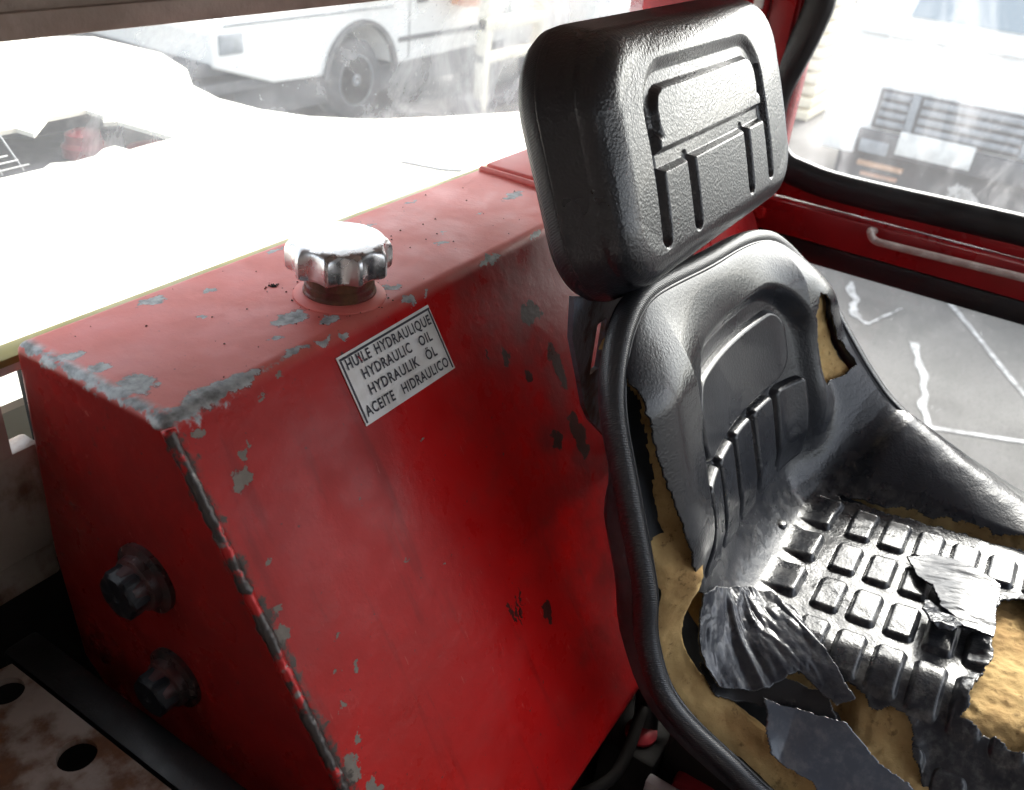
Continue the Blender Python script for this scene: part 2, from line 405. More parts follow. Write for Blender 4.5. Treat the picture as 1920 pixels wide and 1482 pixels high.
def concrete():
    m = NT('yard_concrete'); c = m.coord()
    a = m.noise(c, .5, 5, .6); b = m.noise(c, 4, 6, .65); d = m.noise(c, 60, 4, .7)
    col = m.mix(m.ramp(a, .35, .65), (.130, .124, .118), (.080, .077, .073))
    col = m.mix(m.math('MULTIPLY', m.ramp(b, .45, .7), .5), col, (.11, .107, .10))
    col = m.mix(m.math('MULTIPLY', m.ramp(d, .5, .65), .6), col, (.05, .048, .046))
    m.set('Base Color', col); m.set('Specular IOR Level', .2); m.set('Roughness', m.ramp(a, .4, .6, .7, .9)); m.set('Normal', m.bump(d, .4, .004))
    return m.m
M_GROUND = concrete()
def chalk():
    m = NT('faded_white_marking'); c = m.coord()
    f = m.ramp(m.noise(c, 14, 6, .7), .35, .6)
    m.set('Base Color', m.mix(f, (.16, .158, .155), (.36, .36, .355))); m.set('Roughness', .8)
    return m.m
M_LINE = chalk()
def dusty_glass(name, dust=.12, sc=5., streak=(1, 1, 1), amp=.25):
    m = NT(name); t = m.t; c = m.coord()
    t.nodes.remove(m.b)
    tr = t.nodes.new('ShaderNodeBsdfTransparent'); tr.inputs[0].default_value = (.93, .96, .95, 1)
    gl = t.nodes.new('ShaderNodeBsdfGlossy'); gl.inputs['Roughness'].default_value = .03
    df = t.nodes.new('ShaderNodeBsdfDiffuse'); df.inputs[0].default_value = (.78, .80, .82, 1)
    tl = t.nodes.new('ShaderNodeBsdfTranslucent'); tl.inputs[0].default_value = (.80, .82, .84, 1)
    mx = t.nodes.new('ShaderNodeMixShader'); t.links.new(df.outputs[0], mx.inputs[1]); t.links.new(tl.outputs[0], mx.inputs[2]); mx.inputs[0].default_value = .6
    a = m.noise(m.vmath('MULTIPLY', c, streak), sc, 6, .62, 1.2); b = m.noise(c, sc*22, 3, .6)
    f = m.math('ADD', m.math('MULTIPLY', m.ramp(a, .42, .72), amp), m.math('MULTIPLY', m.ramp(b, .62, .74), .12))
    f = m.math('ADD', f, dust)
    fr = t.nodes.new('ShaderNodeFresnel'); fr.inputs[0].default_value = 1.45
    m1 = t.nodes.new('ShaderNodeMixShader'); t.links.new(m.math('MULTIPLY', fr.outputs[0], .8), m1.inputs[0]); t.links.new(tr.outputs[0], m1.inputs[1]); t.links.new(gl.outputs[0], m1.inputs[2])
    m2 = t.nodes.new('ShaderNodeMixShader'); t.links.new(f, m2.inputs[0]); t.links.new(m1.outputs[0], m2.inputs[1]); t.links.new(mx.outputs[0], m2.inputs[2])
    t.links.new(m2.outputs[0], m.out.inputs[0])
    return m.m
M_GLASS_R = dusty_glass('dusty_rear_glass', .19, 5, (1, 1, 1.4), .36)
M_GLASS_D = dusty_glass('smeared_door_glass', .08, 9, (1, 1, .35), .22)
M_GLASS_L = dusty_glass('lower_door_glass', .01, 7, (1, 1, 1), .03)
def screen_glass():
    m = NT('windscreen_glass', Roughness=.08); m.set('Base Color', (.20, .26, .30)); m.set('Specular IOR Level', .8); return m.m
M_SCREEN = screen_glass()

# ---------------------------------------------------------------- seat surface
# all seat shapes live in cab units (1 unit = 0.36 m); v runs across the seat,
# s runs down the backrest, through the crook and forward along the seat pan,
# h is the height above that base sheet
SXC = 2.38
def sst(a, b, x):
    t = np.clip((x-a)/(b-a), 0, 1); return t*t*(3-2*t)
def _seat_path():
    A = np.array([.747, .07]); B = np.array([.50, -.61]); K = np.array([.402, -.88]); Cc = np.array([.22, -.855])
    D = np.array([-.95, -.69])
    pts = [A + (B-A)*t for t in np.linspace(0, 1, 40)]
    pts += [(1-t)**2*B + 2*t*(1-t)*K + t*t*Cc for t in np.linspace(0, 1, 40)[1:]]
    pts += [Cc + (D-Cc)*t for t in np.linspace(0, 1, 40)[1:]]
    pts = np.array(pts)
    L = np.concatenate([[0], np.cumsum(np.linalg.norm(np.diff(pts, axis=0), axis=1))])
    ss = np.linspace(0, L[-1], 600)
    P = np.stack([np.interp(ss, L, pts[:, 0]), np.interp(ss, L, pts[:, 1])], 1)
    T = np.gradient(P, ss, axis=0)
    k = np.hanning(63)[1:-1]; k /= k.sum()
    Tp = np.pad(T, ((30, 30), (0, 0)), 'edge')
    T = np.stack([np.convolve(Tp[:, i], k, 'valid') for i in (0, 1)], 1)
    T /= np.linalg.norm(T, axis=1)[:, None]
    N = np.stack([T[:, 1], -T[:, 0]], 1)          # towards the sitter
    return ss, P, N
PS, PP, PN = _seat_path()
SL = PS[-1]
_RS = np.linspace(0, SL, 400)
_RY = np.interp(_RS, [0, .2, .31, .443, .667, .92, 1.22, 1.43, 1.67, 2.3], [.747, .62, .545, .465, .320, .215, .085, -.09, -.326, -.92])
_RZ = np.interp(_RS, [0, .2, .31, .443, .667, .92, 1.22, 1.43, 1.67, 2.3], [.07, -.12, -.21, -.31, -.462, -.545, -.625, -.693, -.765, -.74])
_k = np.hanning(43)[1:-1]; _k /= _k.sum()
_RY = np.convolve(np.pad(_RY, 20, 'reflect', reflect_type='odd'), _k, 'valid'); _RZ = np.convolve(np.pad(_RZ, 20, 'reflect', reflect_type='odd'), _k, 'valid')
def seat_pt(v, s, h):
    v = np.asarray(v, float); s = np.asarray(s, float); h = np.asarray(h, float)
    y = np.interp(s, PS, PP[:, 0]) + h*np.interp(s, PS, PN[:, 0])
    z = np.interp(s, PS, PP[:, 1]) + h*np.interp(s, PS, PN[:, 1])
    wv = sst(.28, .72, v)/sst(.28, .72, .68)          # towards the far side the sheet climbs to the wing's rim line
    y = y + wv*(np.interp(s, _RS, _RY)-np.interp(s, PS, PP[:, 0])); z = z + wv*(np.interp(s, _RS, _RZ)-np.interp(s, PS, PP[:, 1]))
    return np.stack([SXC + v + 0*y, y, z], -1)
def rrsd(x, y, hx, hy, r):                         # rounded-box signed distance
    qx = np.abs(x)-hx+r; qy = np.abs(y)-hy+r
    return np.hypot(np.maximum(qx, 0), np.maximum(qy, 0)) + np.minimum(np.maximum(qx, qy), 0) - r
def stop(v):                                       # the top line dips towards the far side
    return .045*sst(-.5, .1, v) + .28*np.maximum(v, 0)**2
def outline_d(v, s):                               # distance inside the seat outline
    return -rrsd(v, s-stop(v)-2.5, .68, 2.5, .26)
def edge_h(v, s):                                  # height of the rim line on either side
    R = np.interp(s, [0, .2, .31, .443, .667, .92, 1.22, 1.43, 1.67, 2.3], [0]*10)
    Lh = np.interp(s, [0, .548, .742, .93, 1.1, 1.27, 1.6, 2.3], [0, .008, .009, -.04, -.135, -.25, -.33, -.4])
    return np.where(v > 0, R*sst(.30, .70, v), Lh*sst(.30, .70, -v))
def base_h(v, s):
    up = 1-sst(.62, 1.0, s)
    d = outline_d(v, s)
    rec = rrsd(v, s-1.02, .405, .79, .20)          # recess, top at s=.23
    bump = .34*np.minimum(np.abs(v), .43)**2*up*sst(0, .25, s) + (.040+.005*np.tanh(v*8))*sst(-.012, .05, rec)*up
    bump = bump*(1-sst(.28, .58, s)*sst(.40, .56, v))
    q = np.clip(d/.17, 0, 1)
    roll = np.sqrt(np.clip(1-(1-q)**2, 0, 1))
    wing = .035*np.sin(np.pi*np.clip((v-.42)/.27, 0, 1))*sst(.85, 1.2, s)*(1-sst(1.5, 2.0, s))
    return edge_h(v, s) + wing + bump*roll + .01*up*(1-roll)
def relief(v, s):
    r = 0*v
    # raised arch panel in the recess
    p = rrsd(v, s-.415, .355, .125, .09)
    lo = 1-sst(.52, .545, s)
    r = r + .022*(1-sst(-.012, .004, p))
    # five ribs standing under the panel
    for k in range(5):
        c = (-2+k)*.165 - .005
        p = rrsd(v-c, s-.715, .069, .155, .02)
        r = r + (.030*(1-sst(-.010, .004, p)))*(1-.85*sst(.76, .88, s))
    return r
PAD = []
for _i in range(5):
    for _j in range(15):
        _s = 1.112 + .106*_j + (.018 if _j else 0)
        PAD.append((.290-.196*_i - (.05+.012*_i)*(_s-1.1), _s, _j))
def pads(v, s):
    r = 0*v
    for (cv, cs, j) in PAD:
        if j == 0:
            p = rrsd(v-cv, s-cs+.025, .074, .062, .018)
            a = .022*sst(-.09, .02, s-cs)
            r = np.maximum(r, a*(1-sst(-.014, .004, p)))
        else:
            p = rrsd(v-cv, s-cs, .072, .037, .014)
            r = np.maximum(r, .015*(1-sst(-.009, .005, p)))
    return r
def vinyl_h(v, s):
    return base_h(v, s) + relief(v, s) + pads(v, s)
def sp(v, s, off=0.):
    return seat_pt(v, s, vinyl_h(v, s)+off)

# ------------------------------------------------------------------ yard
r = 150
add('ground', [(-r, -r, 0), (r, -r, 0), (r, r, 0), (-r, r, 0)], [[0, 1, 2, 3]], M_GROUND, None, False, False)
bpy.data.objects['ground']['kind'] = 'structure'
def marking(name, pts, w, seed, label, z=.004, wv=.25):
    P = spline(pts, 40); T = np.gradient(P, axis=0); T /= np.linalg.norm(T, axis=1)[:, None]
    Nn = np.stack([-T[:, 1], T[:, 0]], 1); rs = np.random.RandomState(seed)
    w = w*.62
    sm_ = lambda: np.convolve(rs.randn(44), [.1, .25, .3, .25, .1], 'valid')*1.6
    a = w/2*(1+wv*sm_()); b = w/2*(1+wv*sm_())
    V = np.concatenate([np.c_[P+Nn*a[:, None], np.full(40, z)], np.c_[P-Nn*b[:, None], np.full(40, z)]])
    F = [[i, i+1, 41+i, 40+i] for i in range(39)]
    o = add(name, V, F, M_LINE, None, False, False); tag(o, kind='structure')
marking('painted_line', [(6.6, .72), (5.99, .49), (5.59, .21), (4.69, -.28), (3.9, -.75)], .05, 1, '', wv=.12)
marking('painted_line', [(4.0, .10), (4.04, 0), (4.19, -.33), (4.5, -1.0)], .05, 2, '', .0045, .12)
marking('paint_splash', [(5.51, .80), (5.2, .70), (5.05, .66), (4.95, .56)], .07, 3, '', wv=.5)
marking('paint_splash', [(4.95, .56), (5.1, .52), (5.32, .45)], .02, 4, '', .0052, .5)
marking('paint_splash', [(4.9, .30), (4.74, .25), (4.58, .19), (4.4, .15), (4.2, .12), (4.0, .06), (3.8, .08)], .06, 5, '', wv=.5)
marking('paint_splash', [(4.75, .60), (4.5, .50), (4.3, .44)], .025, 6, '', wv=.5)
marking('paint_splash', [(4.15, .33), (4.0, .25), (3.8, .22)], .05, 8, '', .0056, wv=.5)

# ------------------------------------------------------------------ hydraulic tank
tank = thing('hydraulic_tank', TANK_LOC, 'chipped red hydraulic oil tank behind the operator seat, under the rear window', 'hydraulic tank')
prof = [(1.757, 0), (1.80, -.62), (1.77, -.98), (1.44, -1.33), (.62, -1.45), (.53, -1.27), (1.2756, 0)]
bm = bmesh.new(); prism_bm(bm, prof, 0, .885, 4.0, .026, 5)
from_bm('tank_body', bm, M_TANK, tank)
# weld bead down the front left corner and across the top left edge
def bead(name, a, b, r0, n, seed, mat, parent):
    a = np.array(a); b = np.array(b); t = np.linspace(0, 1, n)[:, None]
    P = a+(b-a)*t; P = P+np.random.RandomState(seed).randn(n, 3)*.0012
    sc = 1+.28*np.sin(np.arange(n)*1.05)*np.random.RandomState(seed+1).rand(n)+.15*np.random.RandomState(seed+2).randn(n)
    sc = np.convolve(np.pad(sc, 2, 'edge'), np.ones(5)/5, 'valid')
    V, F = sweep(P, circ(r0, 10), up=(-.6, -.5, .7), scale=sc)
    return add(name, V, F, mat, parent)
bead('weld_bead', (.890, 1.262, -.018), (.890, .56, -1.225), .0125, 150, 5, M_WELD, tank)
# raised cover on the far part of the top with its folded lip
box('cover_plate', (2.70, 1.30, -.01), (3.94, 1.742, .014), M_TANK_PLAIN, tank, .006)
tube('cover_lip', [(2.655, 1.735, .004), (2.65, 1.6, .006), (2.64, 1.45, .006), (2.62, 1.31, .004)], .012, M_TANK_PLAIN, tank, 10, n=30)
# filler neck and cap
FX, FY = 1.538, 1.405
neckm = rusty('oily_rusty_neck', (.12, .008, .008), .9, 40)
lathe('filler_neck', [(.092, -.01), (.092, .018), (.088, .022), (.088, .036), (.083, .04), (.083, .062), (.088, .064), (.088, .085), (.07, .09)], (FX, FY, 0), neckm, tank, 48)
lathe('filler_flange', [(.118, -.01), (.116, .004), (.108, .010), (.095, .013), (.09, .013)], (FX, FY, 0), M_TANK_PLAIN, tank, 56)
def scal(r, z, a):
    if r < .08: return r
    t = ((a*10/(2*math.pi)+.2) % 1)*2-1               # ten flutes
    dep = .015*(1-(t/.88)**2) if abs(t) < .85 else 0
    fade = 1 if z < .128 else max(0, (1-(z-.128)/.022))**.6
    return r-dep*fade
cp = lathe('filler_cap', [(.06, .072), (.118, .072), (.126, .074), (.131, .080), (.132, .10), (.132, .118), (.131, .128), (.127, .138), (.120, .146), (.112, .150), (.10, .1515), (.05, .152), (.004, .152)], (FX, FY, .002), M_CAP, tank, 360, rfn=scal)
# little heap of black grit and drips beside the cap
rs = np.random.RandomState(11)
V = []; F = []
for k in range(150):
    if k < 40: x, y = 1.457+rs.randn()*.008, 1.56+rs.randn()*.005
    elif k < 100:
        a = rs.rand()*6.28; q = .098+rs.rand()**2*.05; x, y = FX+q*math.cos(a), FY+q*math.sin(a)
    else: x, y = rs.uniform(.95, 2.6), rs.uniform(1.3, 1.72)
    r_ = rs.uniform(.0012, .0032); b = len(V)
    for d in ((1, 0, 0), (-1, 0, 0), (0, 1, 0), (0, -1, 0), (0, 0, 1)): V.append((x+d[0]*r_*rs.uniform(.7, 1.6), y+d[1]*r_*rs.uniform(.7, 1.6), .001+d[2]*r_))
    F += [[b, b+2, b+4], [b+2, b+1, b+4], [b+1, b+3, b+4], [b+3, b, b+4]]
o = add('grit', V, F, M_DARK, tank, False); tag(o, kind='stuff')
# level plugs on the left face
def plug(y, z, r0, dz):
    r0 = r0*1.16
    fl = lathe('level_plug', [(.078*r0, -.01), (.078*r0, .012), (.060*r0, .018), (.058*r0, .036), (.050*r0, .041), (.048*r0, .07)], (.885, y, z), simple('oily_plug_boss', (.07, .022, .022), .35, sc=40, col2=(.03, .028, .028)), tank, 40, '-x')
    hexp = [(.046*r0, .040), (.050*r0, .044), (.050*r0, .080), (.045*r0, .086), (.012, .087), (.010, .081), (.002, .081)]
    def hx(r, z_, a):
        if r < .03: return r
        s_ = math.pi/3; q = (a % s_)-s_/2
        return r*math.cos(s_/2)/math.cos(q)*1.09 if r > .045*r0 else r
    lathe('plug_head', hexp, (.885, y, z), simple('black_plug_plastic', (.008, .009, .013), .42, spec=.35), fl, 48, '-x', rfn=hx)
plug(1.400, -.480, 1.0, 0); plug(1.350, -.775, .92, 0)
# sticker
nF = np.array([0, -1, .587]); nF /= np.linalg.norm(nF); dF = np.array([0, -.587, -1]); dF /= np.linalg.norm(dF)
def fp(x, d, off=0.):                               # point on the sloping front, d = distance down from the top edge
    return np.array([x, 1.2756, 0])+dF*d+nF*off
def on_front(name, quad, off, mat, parent, n=12, th=.002):
    V = []; F = []
    a, b, c, d = [np.array(q, float) for q in quad]
    for i in range(n+1):
        for j in range(n+1):
            u, w = i/n, j/n; q = (a*(1-u)+b*u)*(1-w)+(d*(1-u)+c*u)*w
            V.append(fp(q[0], q[1], off))
    V2 = [np.array(v)-nF*th for v in V]
    m_ = n+1; F = grid_faces(m_, m_).tolist(); N_ = len(V)
    F += [[N_+i for i in f][::-1] for f in F]
    ring = [i*m_ for i in range(m_)]+[(m_-1)*m_+j for j in range(1, m_)]+[i*m_+m_-1 for i in range(m_-2, -1, -1)]+[j for j in range(m_-2, 0, -1)]
    for i in range(len(ring)): a_, b_ = ring[i], ring[(i+1) % len(ring)]; F.append([a_, b_, N_+b_, N_+a_])
    return add(name, V+V2, F, mat, parent, False)
L0, L1, D0, D1 = 1.347, 1.709, .047, .229
lab = on_front('oil_label', [(L0, D0+.008), (L1-.004, D0-.002), (L1+.004, D1+.001), (L0+.004, D1+.004)], .0035, M_LABEL, tank)
on_front('label_border', [(L0+.006, D0+.014), (L1-.006, D0+.005), (L1-.006, D0+.0105), (L0+.006, D0+.0195)], .0052, M_INK, lab, 1)
on_front('label_border', [(L0+.006, D0+.02), (L0+.0105, D0+.02), (L0+.0125, D1-.002), (L0+.008, D1-.002)], .0054, M_INK, lab, 1)
on_front('label_border', [(L1-.012, D0+.0108), (L1-.008, D0+.0108), (L1-.002, D1-.004), (L1-.006, D1-.004)], .0054, M_INK, lab, 1)
on_front('scratch', [(1.408, .074), (1.411, .074), (1.419, .090), (1.416, .091)], .0062, M_REDPART, lab, 1, .001)
def lettering(txt, x0, x1, dtop, dbot, parent, off=.0056, mat=M_INK):
    cu = bpy.data.curves.new('lettering', 'FONT'); cu.body = txt; cu.size = 1; cu.space_word = 1.5; cu.space_character = 1.12; cu.resolution_u = 3; cu.offset = .022
    to = bpy.data.objects.new('t', cu); COL.objects.link(to)
    me = bpy.data.meshes.new_from_object(to.evaluated_get(bpy.context.evaluated_depsgraph_get()))
    bpy.data.objects.remove(to)
    n = len(me.vertices); co = np.empty(n*3); me.vertices.foreach_get('co', co); co = co.reshape(-1, 3)
    F = [list(p.vertices) for p in me.polygons]; bpy.data.meshes.remove(me)
    xm, xM = co[:, 0].min(), co[:, 0].max(); hM = .729
    V = [fp(x0+(x-xm)/(xM-xm)*(x1-x0), dbot-(y/hM)*(dbot-dtop), off) for x, y, _ in co]
    return add('lettering', V, F, mat, parent, False)
lettering('HUILE HYDRAULIQUE', 1.366, 1.690, .066, .093, lab)
lettering('HYDRAULIC  OIL', 1.402, 1.672, .105, .132, lab)
lettering('HYDRAULIK  \u00d6L', 1.402, 1.668, .146, .173, lab)
lettering('ACEITE  HIDRAULICO', 1.365, 1.694, .188, .215, lab)

# ------------------------------------------------------------------ operator seat
seat = thing('driver_chair', W((2.4, .3, -1.3)), 'torn black vinyl bucket seat with separate ribbed headrest, in front of the red tank', 'seat')
# headrest: cushion with rounded edges, wrapped round to a seam and a ribbed back band
HC = np.array([2.375, .70, .18]); a_ = math.radians(22)
HU = np.array([0, math.sin(a_), math.cos(a_)]); HN = np.array([0, -math.cos(a_), math.sin(a_)]); HXv = np.array([1., 0, 0])
HT = .254                                           # centre height along the lean
def rr_outline(hx, hy, rc, q):
    """point on a rounded rectangle for q in [0,1) starting mid bottom going +x"""
    L = [hx-rc, math.pi*rc/2, 2*(hy-rc), math.pi*rc/2, 2*(hx-rc), math.pi*rc/2, 2*(hy-rc), math.pi*rc/2, hx-rc]
    return L
def ring_cushion(n, hx, hy, rc, e_of_r, z_of_r, e0, r0):
    g = np.linspace(-1, 1, n); A, B = np.meshgrid(g, g)
    r = np.maximum(np.abs(A), np.abs(B)); rs_ = np.where(r == 0, 1, r)
    qa, qb = A/rs_, B/rs_
    e = e_of_r(r); s_ = np.where(r < r0, r/r0, 1.)
    hxx = hx-e; hyy = hy-e; rcc = np.maximum(rc-e, .03)
    # side coordinate along each edge: t in [-1,1] -> arc length incl. half of each corner arc
    def side(t, long_h):                            # returns (along, inward) on an edge of half length long_h
        half = (long_h-rcc)+math.pi*rcc/4
        d = np.abs(t)*half; st = np.minimum(d, long_h-rcc); ar = (d-st)/rcc
        return np.sign(t)*(st+rcc*np.sin(ar)), rcc*(1-np.cos(ar))
    horiz = np.abs(qb) >= np.abs(qa)                # top/bottom edges
    al, inn = side(qa, hxx); x1 = al; y1 = np.sign(qb)*(hyy-inn)
    al, inn = side(qb, hyy); y2 = al; x2 = np.sign(qa)*(hxx-inn)
    x = np.where(horiz, x1, x2)*s_; y = np.where(horiz, y1, y2)*s_
    return x, y, z_of_r(r), r
E0, RH0 = .085, .70
def eh(r):
    t = np.clip((r-RH0)/(1-RH0), 0, 1)
    # first 45%: quarter round; the rest: side wall, slightly flared, then tuck into the seam
    q = np.clip(t/.42, 0, 1)*math.pi/2
    e = E0*(1-np.sin(q)) 
    w = np.clip((t-.42)/.58, 0, 1)
    return e - .030*w + .012*sst(.93, 1., w)
def zh(r):
    t = np.clip((r-RH0)/(1-RH0), 0, 1)
    q = np.clip(t/.42, 0, 1)*math.pi/2
    w = np.clip((t-.42)/.58, 0, 1)
    return -.072*(1-np.cos(q)) - .088*w
hx_, hy_ = .615, .305
x, y, z, r = ring_cushion(460, hx_, hy_, .175, eh, zh, E0, RH0)
crown = .016*(1-np.clip(np.hypot(x/.6, y/.3), 0, 1)**2)
def cap_(x, y, ax, ay, bx, by, w):                  # distance to a capsule
    dx, dy = bx-ax, by-ay; t = np.clip(((x-ax)*dx+(y-ay)*dy)/(dx*dx+dy*dy), 0, 1)
    return np.hypot(x-ax-t*dx, y-ay-t*dy)-w
def groove(d, dep, soft=.010): return -dep*(1-sst(-soft, soft, d))
# frame height y in [-.305,.305]; the U spans x -.43..+.38, feet at y=-.215, top at y=+.20
cx0 = -.038
outer = rrsd(x-cx0, y-.02, .40, .185, .13)        # big arch
inner = rrsd(x-cx0, y-.080, .345, .070, .06)        # raised panel
band = np.maximum(outer, -(y-.035))                 # arch channel reaches down to y=.01
rel = -.019*(1-sst(-.026, .010, band))*sst(-.012, .006, inner)
legL = cap_(x, y, cx0-.374, .10, cx0-.384, -.195, .020); legR = cap_(x, y, cx0+.374, .10, cx0+.384, -.195, .020)
rel = np.minimum(rel, groove(legL, .027, .010)); rel = np.minimum(rel, groove(legR, .027, .010))
bar = rrsd(x-cx0, y+.018, .37, .022, .01)
rel = np.minimum(rel, groove(bar, .020, .008))
for sx in (-.20, .20): rel = np.minimum(rel, groove(cap_(x, y, cx0+sx, -.035, cx0+sx, -.20, .0195), .027, .010))
P = HC+np.array([0, 0, 0])+x[..., None]*HXv+(y+HT)[..., None]*HU+(z+crown+rel)[..., None]*HN
nr = P.shape[0]
hr = add('headrest', P.reshape(-1, 3), grid_faces(nr, nr), M_VINYL_H, seat)
# back band of the headrest
def rrloop(hx, hy, rc, n=160):
    L = []; 
    for (cx_, cy_, a0) in ((hx-rc, hy-rc, 0), (-hx+rc, hy-rc, 90), (-hx+rc, -hy+rc, 180), (hx-rc, -hy+rc, 270)):
        for k in range(n//4): t = math.radians(a0+90*k/(n//4-1)); L.append((cx_+rc*math.cos(t), cy_+rc*math.sin(t)))
    P_ = np.array(L); d = np.concatenate([[0], np.cumsum(np.linalg.norm(np.diff(np.vstack([P_, P_[:1]]), axis=0), axis=1))])
    tt = np.linspace(0, d[-1], n, endpoint=False); Q = np.vstack([P_, P_[:1]])
    return np.stack([np.interp(tt, d, Q[:, 0]), np.interp(tt, d, Q[:, 1])], 1)
lp = rrloop(hx_+.012, hy_+.012, .185, 240)
V = []
bandprof = [(-.03, -.206), (.0, -.208), (.012, -.212), (.016, -.222), (.014, -.250), (.004, -.268), (-.02, -.278), (-.06, -.282)]
for (o_, zz) in [(q_[0], q_[1]+.062) for q_ in bandprof]:
    for p in lp:
        d_ = p/np.array([hx_, hy_]); n_ = np.array([np.sign(p[0])*max(0, abs(p[0])-(hx_-.15)), np.sign(p[1])*max(0, abs(p[1])-(hy_-.15))]); n_ = n_/(np.linalg.norm(n_)+1e-9)
        V.append(HC+(p[0]+n_[0]*o_)*HXv+(p[1]+n_[1]*o_+HT)*HU+zz*HN)
F = grid_faces(len(bandprof), 240, True).tolist(); F.append([(len(bandprof)-1)*240+i for i in range(240)])
add('headrest_band', V, F, M_RIM, seat)
V, F = sweep([HC+p[0]*1.001*HXv+(p[1]*1.001+HT)*HU-.140*HN for p in rrloop(hx_+.014, hy_+.014, .185, 200)], circ(.0075, 8), True, up=tuple(HN))
add('headrest_seam', V, F, M_VINYL_H, seat)

# vinyl cover
H1 = [(.044,1.66),(.129,1.697),(.147,1.736),(.10,1.80),(-.10,1.86),(-.30,1.86),(-.408,1.80),(-.40,1.74),(-.386,1.674),(-.39,1.649),(-.336,1.653),(-.201,1.682),(-.17,1.683),(-.102,1.674),(-.055,1.663)]
H2 = [(-.412,1.357),(-.402,1.372),(-.404,1.417),(-.425,1.452),(-.41,1.481),(-.415,1.531),(-.447,1.55),(-.507,1.60),(-.60,1.62),(-.60,1.40),(-.60,1.28),(-.497,1.28),(-.485,1.338),(-.441,1.338)]
LEFT = [(-.640,.12),(-.645,.16),(-.646,.24),(-.640,.338),(-.628,.464),(-.602,.586),(-.580,.70),(-.507,.84),(-.375,.934),(-.369,1.036),(-.388,1.111),(-.417,1.244),(-.445,1.341),(-.483,1.36),(-.51,1.472),(-.545,1.574),(-.58,1.75),(-.60,2.6),(-.95,2.6),(-.95,.12)]
CRACK = [(.385,1.09),(.415,1.349),(.436,1.705),(.44,2.1),(.412,2.1),(.408,1.711),(.388,1.358),(.378,1.12)]
TEAR = [(.500,.290),(.540,.33),(.600,.45),(.64,.54),(.65,.65),(.50,.66),(.462,.573),(.455,.473),(.455,.372)]
ns_, nv_ = 900, 420
tau = np.linspace(0, 1, ns_); sp_ = SL*.93*(tau**1.25)
u_ = np.linspace(-1, 1, nv_); u_ = np.sign(u_)*(1-(1-np.abs(u_))**1.25)
def hw(s): q = np.clip((.26-s)/.26, 0, 1); return .68-.26*(1-np.sqrt(1-q*q))
def seat_grid(hfun):
    Vv = u_[None, :]*hw(sp_)[:, None]; Sv = sp_[:, None]+stop(Vv)
    return Vv, Sv, hfun(Vv, Sv)
def cut(Vv, Sv, polys, jag=.012):
    cv = (Vv[:-1, :-1]+Vv[1:, 1:])/2; cs = (Sv[:-1, :-1]+Sv[1:, 1:])/2
    jx = fbm2(cv, cs, 26, 1)*jag; jy = fbm2(cv, cs, 26, 5)*jag
    kill = np.zeros(cv.shape, bool)
    for p in polys: kill |= in_poly(cv+jx, cs+jy, p)
    return kill
Vv, Sv, Hv = seat_grid(vinyl_h)
crk = rrsd(Vv-.41, Sv-1.45, .02, .35, .01)
Hv = Hv+.004*fbm2(Vv, Sv, 9, 3)*sst(.3, .9, Sv) + .035*sst(.40, .45, Vv)*sst(1.02, 1.2, Sv)
# lifted lips round the tears
for poly, am in ((H1, .020), (H2, .016)):
    pc = np.array(poly); dist = np.full(Vv.shape, 9.)
    for i in range(len(pc)):
        a0, b0 = pc[i], pc[(i+1) % len(pc)]; dist = np.minimum(dist, cap_(Vv, Sv, a0[0], a0[1], b0[0], b0[1], 0))
    Hv = Hv+am*(1-sst(0, .05, dist))*(.4+.6*fbm2(Vv, Sv, 18, 8))
kill = cut(Vv, Sv, [H1, H2, LEFT, CRACK, TEAR], .014)
Fg = grid_faces(ns_, nv_)[~kill.reshape(-1)]
o = add('vinyl_cover', seat_pt(Vv, Sv, Hv).reshape(-1, 3), Fg, M_VINYL, seat)
md = o.modifiers.new('thickness', 'SOLIDIFY'); md.thickness = .0022; md.offset = -1

# foam below
ns_, nv_ = 420, 260
tau = np.linspace(0, 1, ns_); sp_ = SL*.93*(tau**1.2); u_ = np.linspace(-.955, .955, nv_)
Vv, Sv, Hb = seat_grid(base_h)
nzf = fbm2(Vv, Sv, 7, 2)*.018+(1-2*np.abs(fbm2(Vv, Sv, 22, 4)))*.005+fbm2(Vv, Sv, 60, 6)*.004
Hf = Hb-.030+nzf-.03*(1-sst(0, .05, outline_d(Vv, Sv)))
Hf = Hf-.06*sst(-.50, -.60, Vv)*(1-sst(.55, .8, Sv))
side_bulge = .055*np.exp(-((Vv+.56)/.07)**2)*sst(.6, .8, Sv); Hf = Hf+side_bulge
Hf = Hf-.16*np.exp(-((Vv+.475)/.065)**2)*sst(.75, .95, Sv)*(1-sst(1.34, 1.42, Sv))
Hf = Hf-.15*np.exp(-((Vv-.405)/.04)**2)*sst(1.0, 1.1, Sv)
fk = (Vv[:-1, :-1] > -.585+.01*fbm2(Vv, Sv, 20, 5)[:-1, :-1]) | (Sv[:-1, :-1] > .60+.02*fbm2(Vv, Sv, 25, 3)[:-1, :-1])
add('foam', seat_pt(Vv, Sv, Hf).reshape(-1, 3), grid_faces(ns_, nv_)[fk.reshape(-1)], M_FOAM, seat)

bh_ = Hb-.085
add('shell_liner', seat_pt(Vv, Sv, bh_)[::3, ::3].reshape(-1, 3), grid_faces(len(Vv[::3]), len(Vv[0, ::3])), M_SHELL, seat)
